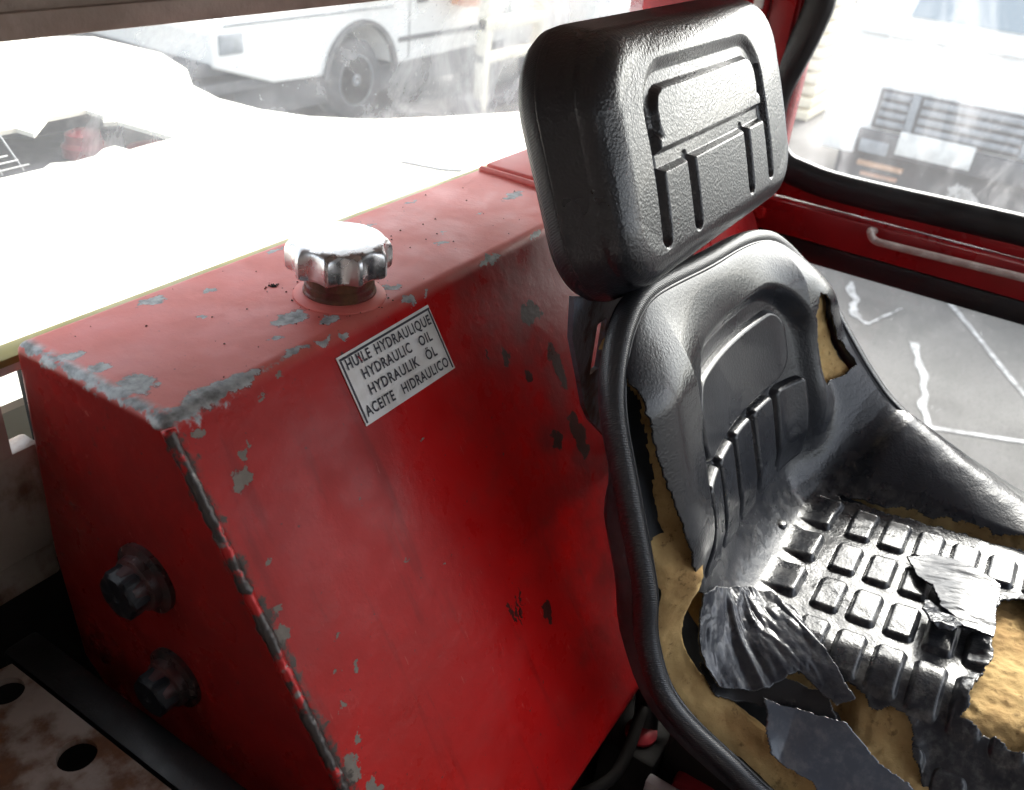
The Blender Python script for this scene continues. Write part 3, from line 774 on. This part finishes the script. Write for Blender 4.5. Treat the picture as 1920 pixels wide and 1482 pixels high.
# loose flaps of torn vinyl
def flap(name, poly, hfun, mat=M_FLAP, n=150, jag=.008, seed=0, th=.0022):
    pc = np.array(poly); lo = pc.min(0)-.02; hi = pc.max(0)+.02
    A, B = np.meshgrid(np.linspace(lo[0], hi[0], n), np.linspace(lo[1], hi[1], n))
    ca = (A[:-1, :-1]+A[1:, 1:])/2; cb = (B[:-1, :-1]+B[1:, 1:])/2
    keep = in_poly(ca+fbm2(ca, cb, 30, seed)*jag, cb+fbm2(ca, cb, 30, seed+3)*jag, poly)
    Hh = base_h(A, B)+hfun(A, B)
    o = add(name, seat_pt(A, B, Hh).reshape(-1, 3), grid_faces(n, n)[keep.reshape(-1)], mat, seat)
    md = o.modifiers.new('thickness', 'SOLIDIFY'); md.thickness = th; md.offset = -1
    return o
def ridged(a, b, sc, seed): return 1-2*np.abs(fbm2(a, b, sc, seed, 3))
f1 = flap('torn_flap', [(-.505,.845),(-.44,.87),(-.373,.925),(-.27,1.02),(-.246,1.088),(-.275,1.172),(-.345,1.25),(-.40,1.33),(-.455,1.40),(-.482,1.36),(-.464,1.30),(-.455,1.25),(-.53,1.18),(-.60,1.08),(-.575,.96)],
     lambda a, b: .035+.030*sst(-.3, -.5, a)*sst(.85, 1.0, b)+.015*ridged(a*1.5+b*.9, b*.35-a*.25, 9, 4)*sst(1.34, 1.2, b)+.003*fbm2(a, b, 30, 6), n=220)
tag(f1, 'crumpled shiny flap of torn vinyl folded over the left of the seat pan')
f2 = flap('torn_flap', [(-.545,1.19),(-.520,1.30),(-.512,1.40),(-.545,1.50),(-.565,1.62),(-.575,1.9),(-.72,1.9),(-.70,1.45),(-.645,1.36),(-.640,1.24)],
     lambda a, b: .006-.22*edge_h(a, b)+.04*sst(-.70, -.5, a)+.008*fbm2(a, b, 6, 9), mat=M_FLAP2, n=160, seed=4)
tag(f2, 'smooth black side sheet of torn vinyl with painted bluish sheen')
f3 = flap('torn_flap', [(.150,1.40),(.20,1.47),(.175,1.56),(.12,1.665),(.02,1.672),(-.137,1.677),(-.127,1.60),(-.061,1.53),(.03,1.50),(.06,1.45)],
     lambda a, b: .036+.022*sst(1.42, 1.6, b)+.003*fbm2(a*3, b, 10, 3)+.0035*ridged(a, b*.4, 8, 2), n=150, seed=8)
tag(f3, 'silvery lifted flap of torn vinyl beside the big hole')
f4 = flap('torn_flap', [(-.03,1.49),(-.08,1.55),(-.127,1.590),(-.19,1.575),(-.19,1.52),(-.11,1.49)],
     lambda a, b: .03+.045*sst(-.03, -.18, a)+.010*ridged(a, b, 18, 2), n=90, seed=2)
f5 = flap('torn_flap', [(-.56,1.02),(-.505,1.10),(-.47,1.20),(-.455,1.33),(-.49,1.37),(-.525,1.20),(-.585,1.08)],
     lambda a, b: .015+.03*sst(-.56, -.48, a), mat=M_BLACK, n=90, seed=6)
tag(f5, 'black tongue of torn vinyl curling into the gap')
# rolled rim running round the bucket
sl_ = np.concatenate([np.linspace(2.15, .27, 150)])
tht = np.linspace(0, math.pi/2, 26)
cor = .26
lv = [(-.68, s) for s in sl_]+[(-.68+cor-cor*math.cos(t), .26-cor*math.sin(t)) for t in tht]
tp = [(v, 0.) for v in np.linspace(-.42, .42, 50)[1:-1]]
rv = [(.68-cor+cor*math.sin(t), .26-cor*math.cos(t)) for t in tht]+[(.68, s) for s in sl_[::-1]]
vs_ = np.array(lv+tp+rv); vv = vs_[:, 0]; sv = vs_[:, 1]+stop(vs_[:, 0])
k7 = np.ones(7)/7
R0 = seat_pt(vv, sv, base_h(vv, sv)); R1 = seat_pt(vv, sv, base_h(vv, sv)+.1)
for i in range(3):
    R0[3:-3, i] = np.convolve(R0[:, i], k7, 'valid'); R1[3:-3, i] = np.convolve(R1[:, i], k7, 'valid')
ups = (R1-R0)/.1
# profile side+ is outward here
rp = [(-.012, -.05), (.018, -.052), (.034, -.040), (.040, -.018), (.036, .004), (.022, .016), (.004, .014), (-.010, .002), (-.014, -.02)]
V, F = sweep(R0, [(-a, b) for a, b in rp], ups=ups)
add('seat_rim', V, F, M_RIM, seat)
V, F = sweep(R0+ups*.010, circ(.006, 8), ups=ups)
add('rim_piping', V, F, M_VINYL, seat)
# moulded shell behind the bucket
sh = []; n_ = len(R0); Cn = np.array([SXC, 0, 0])
for i in range(0, n_, 3):
    p = R0[i]; s_i = sv[i]; dep = .085*float(sst(.30, .55, s_i))+.03
    inw = np.array([np.clip((SXC-p[0])/.6, -1, 1), 0, 0])
    rt = vv[i] > .3; dep = dep*(.3 if rt else 1)
    if rt: inw = inw*.12
    sh.append([p-ups[i]*.03-inw*.018, p-ups[i]*(.03+dep*.5)-inw*.022, p-ups[i]*(.03+dep*.85)+inw*.03, p-ups[i]*(.05+dep)+inw*.16, p-ups[i]*(.09+dep)+inw*.30])
sh = np.array(sh); add('seat_shell', sh.reshape(-1, 3), grid_faces(sh.shape[0], 5), M_SHELL, seat)
# rusty bracket and posts carrying the headrest
def bracket():
    bm = bmesh.new(); y0, y1 = .86, .875
    for poly in ([(1.77, .09), (1.93, .03), (1.93, -.30), (1.858, -.16), (1.79, -.03)],
                 [(1.93, .03), (1.985, .01), (1.985, -.045), (1.93, -.045)], [(1.93, -.20), (1.985, -.20), (1.985, -.375), (1.93, -.301)],
                 [(1.985, .01), (2.5, -.05), (2.5, -.85), (2.28, -.655), (1.985, -.376)]):
        prism_bm(bm, poly, 1, y0, y1)
    return from_bm('mounting_bracket', bm, M_BRACKET, seat)
bracket()
tube('headrest_post', [(2.12, .88, -.25), (2.12, .90, .1), (2.12, .96, .35)], .016, M_DARK, seat, 12, n=12)
tube('headrest_post', [(2.62, .88, -.25), (2.62, .90, .1), (2.62, .96, .35)], .016, M_DARK, seat, 12, n=12)
box('seat_pedestal', (1.95, -.35, -2.05), (2.8, .40, -1.22), M_DARK, seat, .02)
box('dark_gap_block', (1.9, .405, -2.06), (2.95, .60, -1.5), M_DARK, seat, .02)  # black block added to hide the bright floor in this gap
lathe('seat_button', [(.022, 0), (.022, .006), (.016, .012), (.004, .014)], tuple(seat_pt(.12, 1.0, base_h(np.array(.12), np.array(1.0))+.0)), M_VINYL, seat, 20)

# hose and levers below the seat
uc = thing('dark_gap_box', W((1.9, 1.0, -2.09)), 'added black box that darkens the cab floor under the red tank', 'box')  # added box, only there to darken the gap below the tank
box('box_body', (.9, .66, -2.09), (3.6, 1.6, -1.47), M_DARK, uc, .03)
hose = thing('hydraulic_hose', W((2.08, .5, -2.05)), 'black rubber hydraulic hose hanging between tank and seat', 'hose')
tube('hose', [(1.95, .42, -2.05), (1.97, .45, -1.75), (2.04, .50, -1.5), (2.12, .58, -1.28), (2.2, .75, -1.15)], .042, M_HOSE, hose, 16, n=40)
tube('hose_fitting', [(2.10, .56, -1.33), (2.125, .59, -1.27)], .052, M_DARK, hose, 6)
lev = thing('lever_linkage', W((2.0, .25, -2.05)), 'red painted lever linkage on the floor under the seat', 'linkage')
tube('linkage_rod', [(1.60, .62, -1.52), (1.80, .50, -1.50), (2.02, .52, -1.40)], .02, M_DARK, lev, 10, n=14)
lathe('linkage_knuckle', [(.045, -.04), (.055, -.02), (.055, .03), (.03, .045)], (2.0, .50, -1.52), M_REDPART, lev, 20)
tube('linkage_rod', [(1.5, .45, -1.75), (1.8, .40, -1.7), (2.1, .30, -1.75)], .03, M_DARK, lev, 10, n=14)
box('linkage_block', (1.90, .20, -1.62), (2.02, .34, -1.50), M_REDPART, lev, .02)
tube('linkage_rod', [(2.02, .40, -1.45), (2.10, .30, -1.50), (2.14, .12, -1.62)], .018, M_DARK, lev, 10, n=12)
tube('linkage_rod', [(2.25, .62, -1.32), (2.15, .45, -1.38), (2.12, .30, -1.5)], .016, M_REDPART, lev, 10, n=12)
lathe('linkage_knuckle', [(.05, -.03), (.05, .03), (.03, .035), (.03, .05)], (1.92, .12, -1.6), M_REDPART, lev, 20)
box('linkage_plate', (1.80, .26, -1.66), (1.84, .40, -1.44), simple('bare_plate', (.35, .33, .33), .5), lev, .008)

# ------------------------------------------------------------------ cab
cab = thing('operator_cab', W((2, .5, -2.1)), 'weathered steel cab shell with red door frame, dusty rear window and dark floor', 'cab')
box('cab_floor', (-.9, -2.6, -2.16), (4.3, 2.0, -2.09), M_DARK, cab, .01)
add('added_roof_glass', [(-.6, -2.5, 1.36), (4.2, -2.5, 1.36), (4.2, -1.2, 1.36), (-.6, -1.2, 1.36)], [[0, 1, 2, 3]], M_GLASS_L, cab, False)  # invented overhead pane, out of view, lets skylight onto the seat
box('cab_roof', (-.6, -1.2, 1.32), (4.35, 2.05, 1.42), M_HEADER, cab, .02)
hd = box('window_header', (-.6, 1.83, .592), (4.12, 1.93, 1.319), M_HEADER, cab, .012)
box('header_trim', (-.6, 1.812, .588), (4.12, 1.829, .640), M_HEADER, cab, .006)
box('rear_sill', (-.6, 1.835, -.34), (.872, 1.90, -.125), M_HEADER, cab, .012)
box('sill_strip', (-.6, 1.81, -.108), (4.1, 1.86, -.085), simple('white_strip_paint', (.8, .8, .78), .5), cab, .004)
box('window_seal', (-.6, 1.80, -.083), (4.1, 1.87, -.062), M_YELLOWSEAL, cab, .006)
box('rear_panel', (-.6, 1.86, -.66), (.95, 1.93, -.345), M_CREAMRUST, cab, .012)
box('rear_panel', (-.6, 1.90, -.80), (.95, 1.95, -.665), M_CREAMRUST, cab, .012)
box('rear_panel', (-.6, 1.93, -2.09), (4.1, 1.98, -.81), M_DARK, cab, .01)
box('rear_panel', (.96, 1.88, -.80), (4.1, 1.92, -.13), M_DARK, cab, .01)
gl = add('rear_glass', [(-.6, 1.86, -.05), (4.12, 1.86, -.05), (4.12, 1.86, .60), (-.6, 1.86, .60)], [[0, 1, 2, 3]], M_GLASS_R, cab, False)
bm = bmesh.new(); zp = -.81
pv = [bm.verts.new((x, y, zp)) for x, y in [(-.55, .6), (.69, .6), (.69, 1.72), (.60, 1.74), (-.55, 1.74)]]
eds = [bm.edges.new((pv[i], pv[(i+1) % 5])) for i in range(5)]
for (hx0, hy0, rr) in ((.625, 1.375, .043), (.655-.02, 1.665-.01, .040), (.43, 1.50, .043), (.40, 1.2, .043), (.60, 1.1, .043)):
    hv_ = [bm.verts.new((hx0+rr*math.cos(2*math.pi*k/24), hy0+rr*math.sin(2*math.pi*k/24), zp)) for k in range(24)]
    eds += [bm.edges.new((hv_[k], hv_[(k+1) % 24])) for k in range(24)]
bmesh.ops.triangle_fill(bm, use_beauty=True, edges=eds)
r_ = bmesh.ops.extrude_face_region(bm, geom=bm.faces[:]); bmesh.ops.translate(bm, vec=(0, 0, -.018), verts=[g for g in r_['geom'] if isinstance(g, bmesh.types.BMVert)])
bmesh.ops.recalc_face_normals(bm, faces=bm.faces[:])
from_bm('side_step_plate', bm, M_STEP, cab)
box('step_support', (-.55, .6, -1.0), (.60, 1.70, -.90), simple('dark_reddish_support', (.05, .03, .03), .7), cab, .01)
box('floor_seal', (.705, .5, -.90), (.80, 1.80, -.83), M_RUBBER, cab, .015)
box('windscreen_light_blocker', (-.6, -1.95, -1.0), (.9, -1.9, 1.319), M_DARK, cab, .01)  # unseen panel added to keep front light off the tank's left face
box('near_light_blocker', (-.66, -1.9, -2.1), (-.60, 2.0, 1.319), simple('near_panel_grey', (.34, .29, .27), .7), cab, .01)  # unseen panel added to block light from the open near side
# front posts and dash (out of view, part of the shell)
box('cab_post', (4.05, -1.95, -2.0), (4.2, -1.8, 1.32), M_DOORRED, cab, .02)
box('cab_post', (-.62, 1.83, -.84), (-.5, 1.97, 1.32), M_DOORRED, cab, .02)
box('front_panel', (-.6, -2.55, -2.1), (4.2, -2.45, -1.0), M_DARK, cab, .02)
# door and side wall on the far side; (y, z) given on a 3.5 plane, pushed out to x = DX
DX = 4.15; KD = DX/3.5
def dy(y): return y*KD
def dz(z): return 1-(1-z)*KD
box('door_pillar', (DX-.02, dy(.975), -2.1), (DX+.08, dy(1.07), 1.32), M_DOORRED, cab, .012)
box('door_pillar', (DX+.03, dy(.90), -2.1), (DX+.10, dy(.974), 1.32), M_DOORRED, cab, .012)
box('door_pillar', (DX-.05, dy(1.075), -2.1), (DX+.08, dy(1.13), 1.32), M_DOORRED, cab, .012)
box('side_wall', (DX+.02, dy(1.131), -2.1), (DX+.09, 1.95, 1.32), M_DOORRED, cab, .01)
lt = box('striker_plate', (DX-.062, dy(1.085), dz(.585)), (DX-.051, dy(1.120), dz(.70)), simple('zinc_plate', (.6, .6, .6), .4), cab, .002)
door = thing('cab_door', W((DX, 0, -2.0)), 'red cab door with black rubber window seal and grab handle, right of the seat', 'door')
win = [(.84, 1.2), (.90, .62), (.975, .30), (.955, .14), (.90, .055), (.80, .025), (.60, .010), (0, .022), (-.9, .03), (-1.5, .04), (-1.6, .2), (-1.6, 1.2)]
wp = np.array([(DX, dy(a), dz(b)) for a, b in win]); ws = spline(wp, 220, True)
sealp = [(-.055, -.014), (-.05, .012), (-.02, .024), (.02, .024), (.05, .012), (.055, -.014)]
V, F = sweep(ws, [(a*1.2, b) for a, b in sealp], True, up=(-1, 0, 0)); add('window_rubber', V, F, M_RUBBER, door)
def inset_win(k):
    c = ws.mean(0); return [tuple(c+(p-c)*k) for p in ws]
gw = inset_win(.985); add('window_glass', gw, [list(range(len(gw)))], M_GLASS_D, door, False)
# frame below and around the window
def doorstrip(name, ylo, yhi, zlo, zhi, xo, th, mat, bev=.008): return box(name, (DX+xo, dy(ylo), dz(zlo)), (DX+xo+th, dy(yhi), dz(zhi)), mat, door, bev)
doorstrip('door_frame', -1.75, .895, -.082, -.02, .03, .05, M_DOORRED)
doorstrip('door_rail', -1.75, .93, -.215, -.085, -.03, .10, M_DOORRED, .012)
doorstrip('lower_rubber', -1.75, .92, -.312, -.222, .0, .06, M_RUBBER, .016)
doorstrip('door_frame', -1.75, -1.65, -.30, .97, .0, .06, M_DOORRED)
doorstrip('door_panel', -1.75, .90, -1.58, -1.0, .0, .04, M_DOORRED)
lg = add('lower_glass', [(DX+.03, dy(-1.75), dz(-1.0)), (DX+.03, dy(.9), dz(-1.0)), (DX+.03, dy(.9), dz(-.30)), (DX+.03, dy(-1.75), dz(-.30))], [[0, 1, 2, 3]], M_GLASS_L, door, False)
hx = DX-.10
def HP(y, z, x=hx): k = x/3.5; return (x, y*k, 1-(1-z)*k)
hp_ = [(DX-.02,)+HP(.478, -.108, DX)[1:], HP(.495, -.118), HP(.470, -.148), HP(.40, -.150), HP(.2, -.145), HP(-.05, -.138), HP(-.4, -.13), HP(-.7, -.125), HP(-.75, -.12), (DX-.02,)+HP(-.76, -.1, DX)[1:]]
tube('grab_handle', hp_, .0165, M_HANDLE, door, 14, n=80, up=(0, .1, 1))
box('door_hinge', (DX-.045, dy(.90), dz(-.175)), (DX-.01, dy(.955), dz(-.125)), simple('hinge_red', (.45, .012, .012), .3), door, .012)

# ------------------------------------------------------------------ engine bonnet behind the rear window
bon = thing('engine_bonnet', W((2.2, 3.6, -.9)), 'sunlit cream engine bonnet with a service opening, just outside the rear window', 'bonnet')
out = [(-2.2, 2.0), (4.55, 2.0), (4.62, 2.3), (4.54, 2.71), (4.1, 2.93), (3.72, 3.15), (3.5, 3.4), (3.40, 3.65), (3.38, 3.95), (3.46, 4.25), (3.69, 4.57), (3.85, 5.0), (3.8, 5.6), (3.3, 6.0), (-2.2, 6.0)]
ho = [(1.2, 3.50), (1.87, 3.50), (2.05, 3.56), (2.10, 3.57), (2.15, 3.62), (2.22, 3.54), (2.74, 3.50), (2.74, 3.50+.0), (2.74, 3.78), (2.66, 3.80), (2.66, 3.88), (2.73, 4.15), (2.4, 4.15), (2.36, 3.98), (1.2, 4.1)]
bm = bmesh.new()
zt = -.30
ov = [bm.verts.new((x, y, zt)) for x, y in out]; hv = [bm.verts.new((x, y, zt)) for x, y in [(1.3, 3.50), (1.87, 3.51), (2.06, 3.51), (2.12, 3.55), (2.2, 3.51), (2.31, 3.52), (2.39, 3.58), (2.46, 3.59), (2.47, 3.50), (2.54, 3.51), (2.74, 3.52), (2.71, 3.90), (2.65, 3.93), (2.72, 4.02), (2.72, 4.16), (2.5, 4.15), (2.31, 3.96), (2.30, 4.08), (1.3, 4.12)]]
oe = [bm.edges.new((ov[i], ov[(i+1) % len(ov)])) for i in range(len(ov))]; he = [bm.edges.new((hv[i], hv[(i+1) % len(hv)])) for i in range(len(hv))]
bmesh.ops.triangle_fill(bm, use_beauty=True, edges=oe+he)
r_ = bmesh.ops.extrude_face_region(bm, geom=bm.faces[:]); bmesh.ops.translate(bm, vec=(0, 0, -.022), verts=[g for g in r_['geom'] if isinstance(g, bmesh.types.BMVert)])
bmesh.ops.recalc_face_normals(bm, faces=bm.faces[:])
from_bm('bonnet_top', bm, M_BONNET, bon, True)
bm = bmesh.new(); prism_bm(bm, [(a*1.0, b) for a, b in [(-2.2, 2.02), (4.5, 2.02), (4.56, 2.3), (4.48, 2.68), (3.45, 3.4), (3.35, 3.9), (3.62, 4.57), (3.78, 5.0), (3.3, 5.95), (-2.2, 5.95)]], 2, -3.2, -.75, 0)
from_bm('bonnet_side', bm, M_BONNET, bon)
box('engine_tray', (.3, 3.2, -.70), (3.3, 5.9, -.52), simple('grey_engine_bay', (.045, .045, .055), .8, sc=20), bon, .01)
lathe('pump_body', [(.11, -.53), (.11, -.47), (.09, -.45), (.085, -.41), (.04, -.39)], (2.68, 4.16, 0), M_REDPART, bon, 28)
lathe('pump_body', [(.12, -.53), (.12, -.47), (.06, -.45)], (2.90, 3.93, 0), M_REDPART, bon, 28)
tube('engine_pipe', [(2.55, 4.7, -.5), (2.85, 4.45, -.44), (3.1, 4.5, -.5)], .05, simple('engine_pipe_grey', (.35, .36, .38), .4), bon, 12, n=20)
V = []; F = []
for k in range(9):
    for d_ in (0, 1):
        if d_: a, b = (1.25+.09*k, 3.50, -.285), (1.25+.09*k+.25, 4.12, -.285)
        else: a, b = (1.2, 3.50+.075*k, -.281), (2.02, 3.50+.075*k+.04, -.281)
        v_, f_ = sweep([a, b], circ(.004, 5), up=(.1, .2, 1)); F += [[i+len(V) for i in q] for q in f_]; V += v_.tolist()
o = add('guard_mesh', V, F, M_WIRE, bon); tag(o, kind='stuff')
prism('bonnet_gap_patch', [(3.25, 2.58), (3.45, 2.43), (3.36, 2.30), (3.30, 2.38)], 2, -.299, -.292, M_GRILLE, bon)  # grey sheet standing in for a gap with the ground showing through

# ------------------------------------------------------------------ background vehicles (metres)
def wheel(c, r0, w, parent, axis='y'):
    w_ = thing_part = bpy.data.objects.new('wheel', None)
    COL.objects.link(w_); w_.parent = parent; loc = np.array(c, float)-root_loc(parent); w_.location = loc; LOC[w_.name] = loc
    def L(name, prof, mat):
        V = []; k = 40
        for (rr, z) in prof:
            for i in range(k):
                a = 2*math.pi*i/k; p = (rr*math.cos(a), z, rr*math.sin(a)) if axis == 'y' else (z, rr*math.cos(a), rr*math.sin(a))
                V.append((c[0]+p[0], c[1]+p[1], c[2]+p[2]))
        F = grid_faces(len(prof), k, True).tolist(); F.append(list(range(k))); F.append([(len(prof)-1)*k+i for i in range(k)])
        add(name, V, F, mat, w_, True, False)
    L('tyre', [(r0*.6, -w/2), (r0*.93, -w/2), (r0, -w*.38), (r0, w*.38), (r0*.93, w/2), (r0*.6, w/2)], M_TYRE)
    L('rim', [(r0*.10, -w*.56), (r0*.14, -w*.53), (r0*.16, -w*.30), (r0*.45, -w*.26), (r0*.55, -w*.46), (r0*.62, -w*.52), (r0*.62, w*.4)], M_GRILLE)
# white pickup beyond the bonnet
pk = thing('pickup_truck', (6.4, 5.9, 0), 'white pickup truck with dark wheel arch, seen through the dusty rear window', 'pickup truck')
Yp = 5.1
arch = [(5.88+.43*math.cos(t), .36+.43*math.sin(t)) for t in np.linspace(math.pi, 0, 20)]
side = [(4.35, .62), (4.9, .45)]+[(x, z) for x, z in arch if z > .40]+[(6.4, .42), (8.1, .45), (8.15, .95), (7.3, 1.0), (7.0, 1.55), (6.3, 1.55), (5.9, 1.05), (4.7, .98), (4.32, .86)]
prism('body', side, 1, Yp, Yp+1.75, M_WHITE, pk, .02, False)
for (a, b) in ((4.18, .56), (4.22, .42)):
    box('bumper', (a, Yp+.03, b), (5.35, Yp+1.7, b+.085), M_UNDER, pk, .015, False)
box('chassis', (4.6, Yp+.10, .18), (8.0, Yp+1.6, .41), M_UNDER, pk, .02, False)
prism('wheel_arch_lip', [(5.88+.46*math.cos(t), .36+.46*math.sin(t)) for t in np.linspace(math.pi*.97, .03, 20)]+[(5.88+.42*math.cos(t), .36+.42*math.sin(t)) for t in np.linspace(.03, math.pi*.97, 20)], 1, Yp-.03, Yp+.02, M_UNDER, pk, 0, False)
wheel((5.88, Yp+.16, .33), .33, .22, pk); wheel((7.75, Yp+.12, .35), .35, .22, pk)
box('door_mirror', (5.95, Yp-.14, 1.02), (6.1, Yp-.02, 1.18), M_UNDER, pk, .02, False)
box('side_window', (6.36, Yp-.012, 1.08), (6.9, Yp-.001, 1.45), M_SCREEN, pk, .003, False)
box('headlight', (4.40, Yp-.012, .70), (4.62, Yp+.02, .84), M_GRILLE, pk, .01, False)
box('rubbing_strip', (6.36, Yp-.014, .60), (8.05, Yp-.002, .64), M_UNDER, pk, .003, False)
box('wing_crease', (4.45, Yp-.008, .885), (6.3, Yp-.001, .90), M_GRILLE, pk, .002, False)
box('door_handle', (6.60, Yp-.03, .90), (6.74, Yp-.005, .925), M_UNDER, pk, .006, False)
box('door_seam', (6.50, Yp-.004, .45), (6.515, Yp-.001, 1.05), M_UNDER, pk, .001, False)
# cream steel frame and orange container behind
fr = thing('steel_frame', (7.8, 4.7, 0), 'cream painted steel frame with square openings standing behind the pickup', 'steel frame')
yb = 4.62
for (x0, x1, z0, z1) in ((7.0, 8.05, .70, .80), (7.0, 8.05, .42, .50), (7.0, 7.10, .0, 1.6), (7.95, 8.05, 0, 1.6), (7.0, 8.05, 1.2, 1.3)):
    box('frame_beam', (x0, yb+.001*len(fr.children), z0), (x1, yb+.10+.001*len(fr.children), z1), M_CREAMV, fr, .01, False)
box('frame_foot', (6.9, yb+.01, .0), (8.3, yb+.25, .10), M_UNDER, fr, .01, False)
oc = thing('orange_container', (7.6, 5.0, 0), 'orange container with a pale stripe behind the cream frame', 'container')
box('container_wall', (7.05, 4.86, .86), (7.42, 5.06, 2.4), M_ORANGE, oc, .01, False)
box('container_stripe', (7.15, 4.852, 1.0), (7.30, 4.859, 2.3), M_WHITE, oc, .002, False)
cr = thing('white_crate', (9.3, 4.9, 0), 'pale boxy crate standing on the wet yard behind the headrest', 'crate')
box('crate_side', (8.6, 4.4, .35), (10.2, 5.4, 1.3), M_WHITE, cr, .02, False); box('crate_foot', (8.7, 4.5, 0), (8.85, 5.3, .36), M_UNDER, cr, .01, False); box('crate_foot', (9.9, 4.5, 0), (10.05, 5.3, .36), M_UNDER, cr, .01, False)
bh = thing('grey_cabinet', (12, 8, 0), 'blue grey steel shed far behind the pickup', 'shed')
box('shed_wall', (9.5, 7.5, 0), (14, 9.5, 2.6), simple('shed_blue_grey', (.26, .32, .33), .6, sc=2), bh, .03, False)
# small lorry facing the door window
lo = thing('white_lorry', (8.3, .2, 0), 'white lorry seen front-on through the smeared door window', 'lorry')
X0 = 6.95
front = [(X0, .50), (X0, 1.24), (X0+.05, 1.34), (X0+.45, 2.15), (X0+.6, 2.25), (X0+2.2, 2.25), (X0+2.2, .50)]
prism('body', [(a, b) for a, b in front], 1, -.95, 1.55, M_WHITE, lo, .03, False)
V = [(X0+.055, -.72, 1.37), (X0+.055, 1.16, 1.37), (X0+.42, 1.08, 2.12), (X0+.42, -.62, 2.12)]
V = [tuple(np.array(v)-[.012, 0, -.004]) for v in V]+[tuple(np.array(v)+[.01, 0, 0]) for v in V]
add('windscreen', V, [[0, 1, 2, 3], [4, 5, 6, 7][::-1], [0, 4, 5, 1], [1, 5, 6, 2], [2, 6, 7, 3], [3, 7, 4, 0]], M_SCREEN, lo, False, False)
box('bonnet_ridge', (X0-.03, -.9, 1.235), (X0+.02, 1.45, 1.262), M_WHITE, lo, .008, False)
gp = box('grille_frame', (X0-.03, -.62, .625), (X0-.006, 1.20, .90), M_UNDER, lo, .006, False)
for k in range(4):
    for (y0, y1) in ((.98, 1.17), (.22, .90), (-.56, .14)):
        box('grille_slat', (X0-.055, y0, .655+.062*k), (X0-.028, y1, .655+.062*k+.036), M_GRILLE, gp, .006, False)
for y0 in (.92, .16): box('grille_post', (X0-.065, y0, .63), (X0-.028, y0+.055, .895), M_GRILLE, gp, .006, False)
box('bumper', (X0-.12, -.9, .46), (X0-.02, 1.42, .615), M_UNDER, lo, .02, False)
box('bumper_end', (X0-.13, 1.25, .44), (X0-.01, 1.50, .62), M_WHITE, lo, .02, False)
box('number_plate', (X0-.14, .47, .50), (X0-.125, .97, .66), simple('blank_plate', (.75, .75, .72), .5), lo, .004, False)
hl = box('headlight', (X0-.05, -.50, .64), (X0-.031, -.3, .86), simple('amber_lamp', (.8, .5, .3), .3), lo, .004, False)
box('chassis', (X0+.1, -.8, .12), (X0+2.1, 1.4, .49), M_UNDER, lo, .02, False)
box('tow_bar', (X0-.16, .88, .38), (X0-.10, 1.20, .41), simple('rusty_tow_bar', (.55, .33, .2), .6), lo, .006, False)
box('tow_bar', (X0-.15, .90, .31), (X0-.10, 1.16, .335), simple('rusty_tow_bar2', (.5, .28, .18), .6), lo, .006, False)
box('fog_lamp', (X0-.14, 1.02, .47), (X0-.122, 1.22, .56), M_GRILLE, lo, .006, False)
wheel((X0+.75, 1.33, .40), .40, .24, lo); wheel((X0+.75, -.75, .40), .40, .24, lo)
# broom-like bundle of pale canes on the bumper's far end
bd = thing('cane_bundle', (6.6, .45, 0), 'bundle of pale grey canes leaning under the lorry bumper', 'bundle')
V = []; F = []
rs = np.random.RandomState(4)
for k in range(60):
    a = (6.62+rs.randn()*.02, .46+rs.randn()*.03, .42+rs.randn()*.012); b = (6.42+rs.randn()*.05, .46+(rs.rand()-.5)*.55-.12, .0)
    m_ = ((a[0]+b[0])/2, (a[1]*.4+b[1]*.6), .27)
    v_, f_ = sweep(spline([a, m_, b], 6), circ(.007, 5), up=(.1, .2, 1)); F += [[i+len(V) for i in q] for q in f_]; V += v_.tolist()
o = add('canes', V, F, simple('pale_cane', (.45, .43, .40), .7), bd, True, False); tag(o, kind='stuff')
# stacked cream planks beyond the lorry
ps = thing('plank_stack', (9.6, 3.0, 0), 'tall stack of cream planks to the left of the lorry', 'plank stack')
for k in range(11):
    box('plank', (9.4+.02*(k % 3), 2.25, .12*k+.02), (10.2, 3.3, .12*k+.105), M_CREAMV, ps, .006, False)
wl = thing('yard_wall', (24, 8, 0), 'long pale concrete wall closing the yard', 'wall')
box('wall_panel', (13, 18, 0), (60, 18.4, 3.2), M_BONNET, wl, .02, False); box('wall_panel', (22, -16, 0), (22.4, 17.9, 3.0), M_BONNET, wl, .02, False)
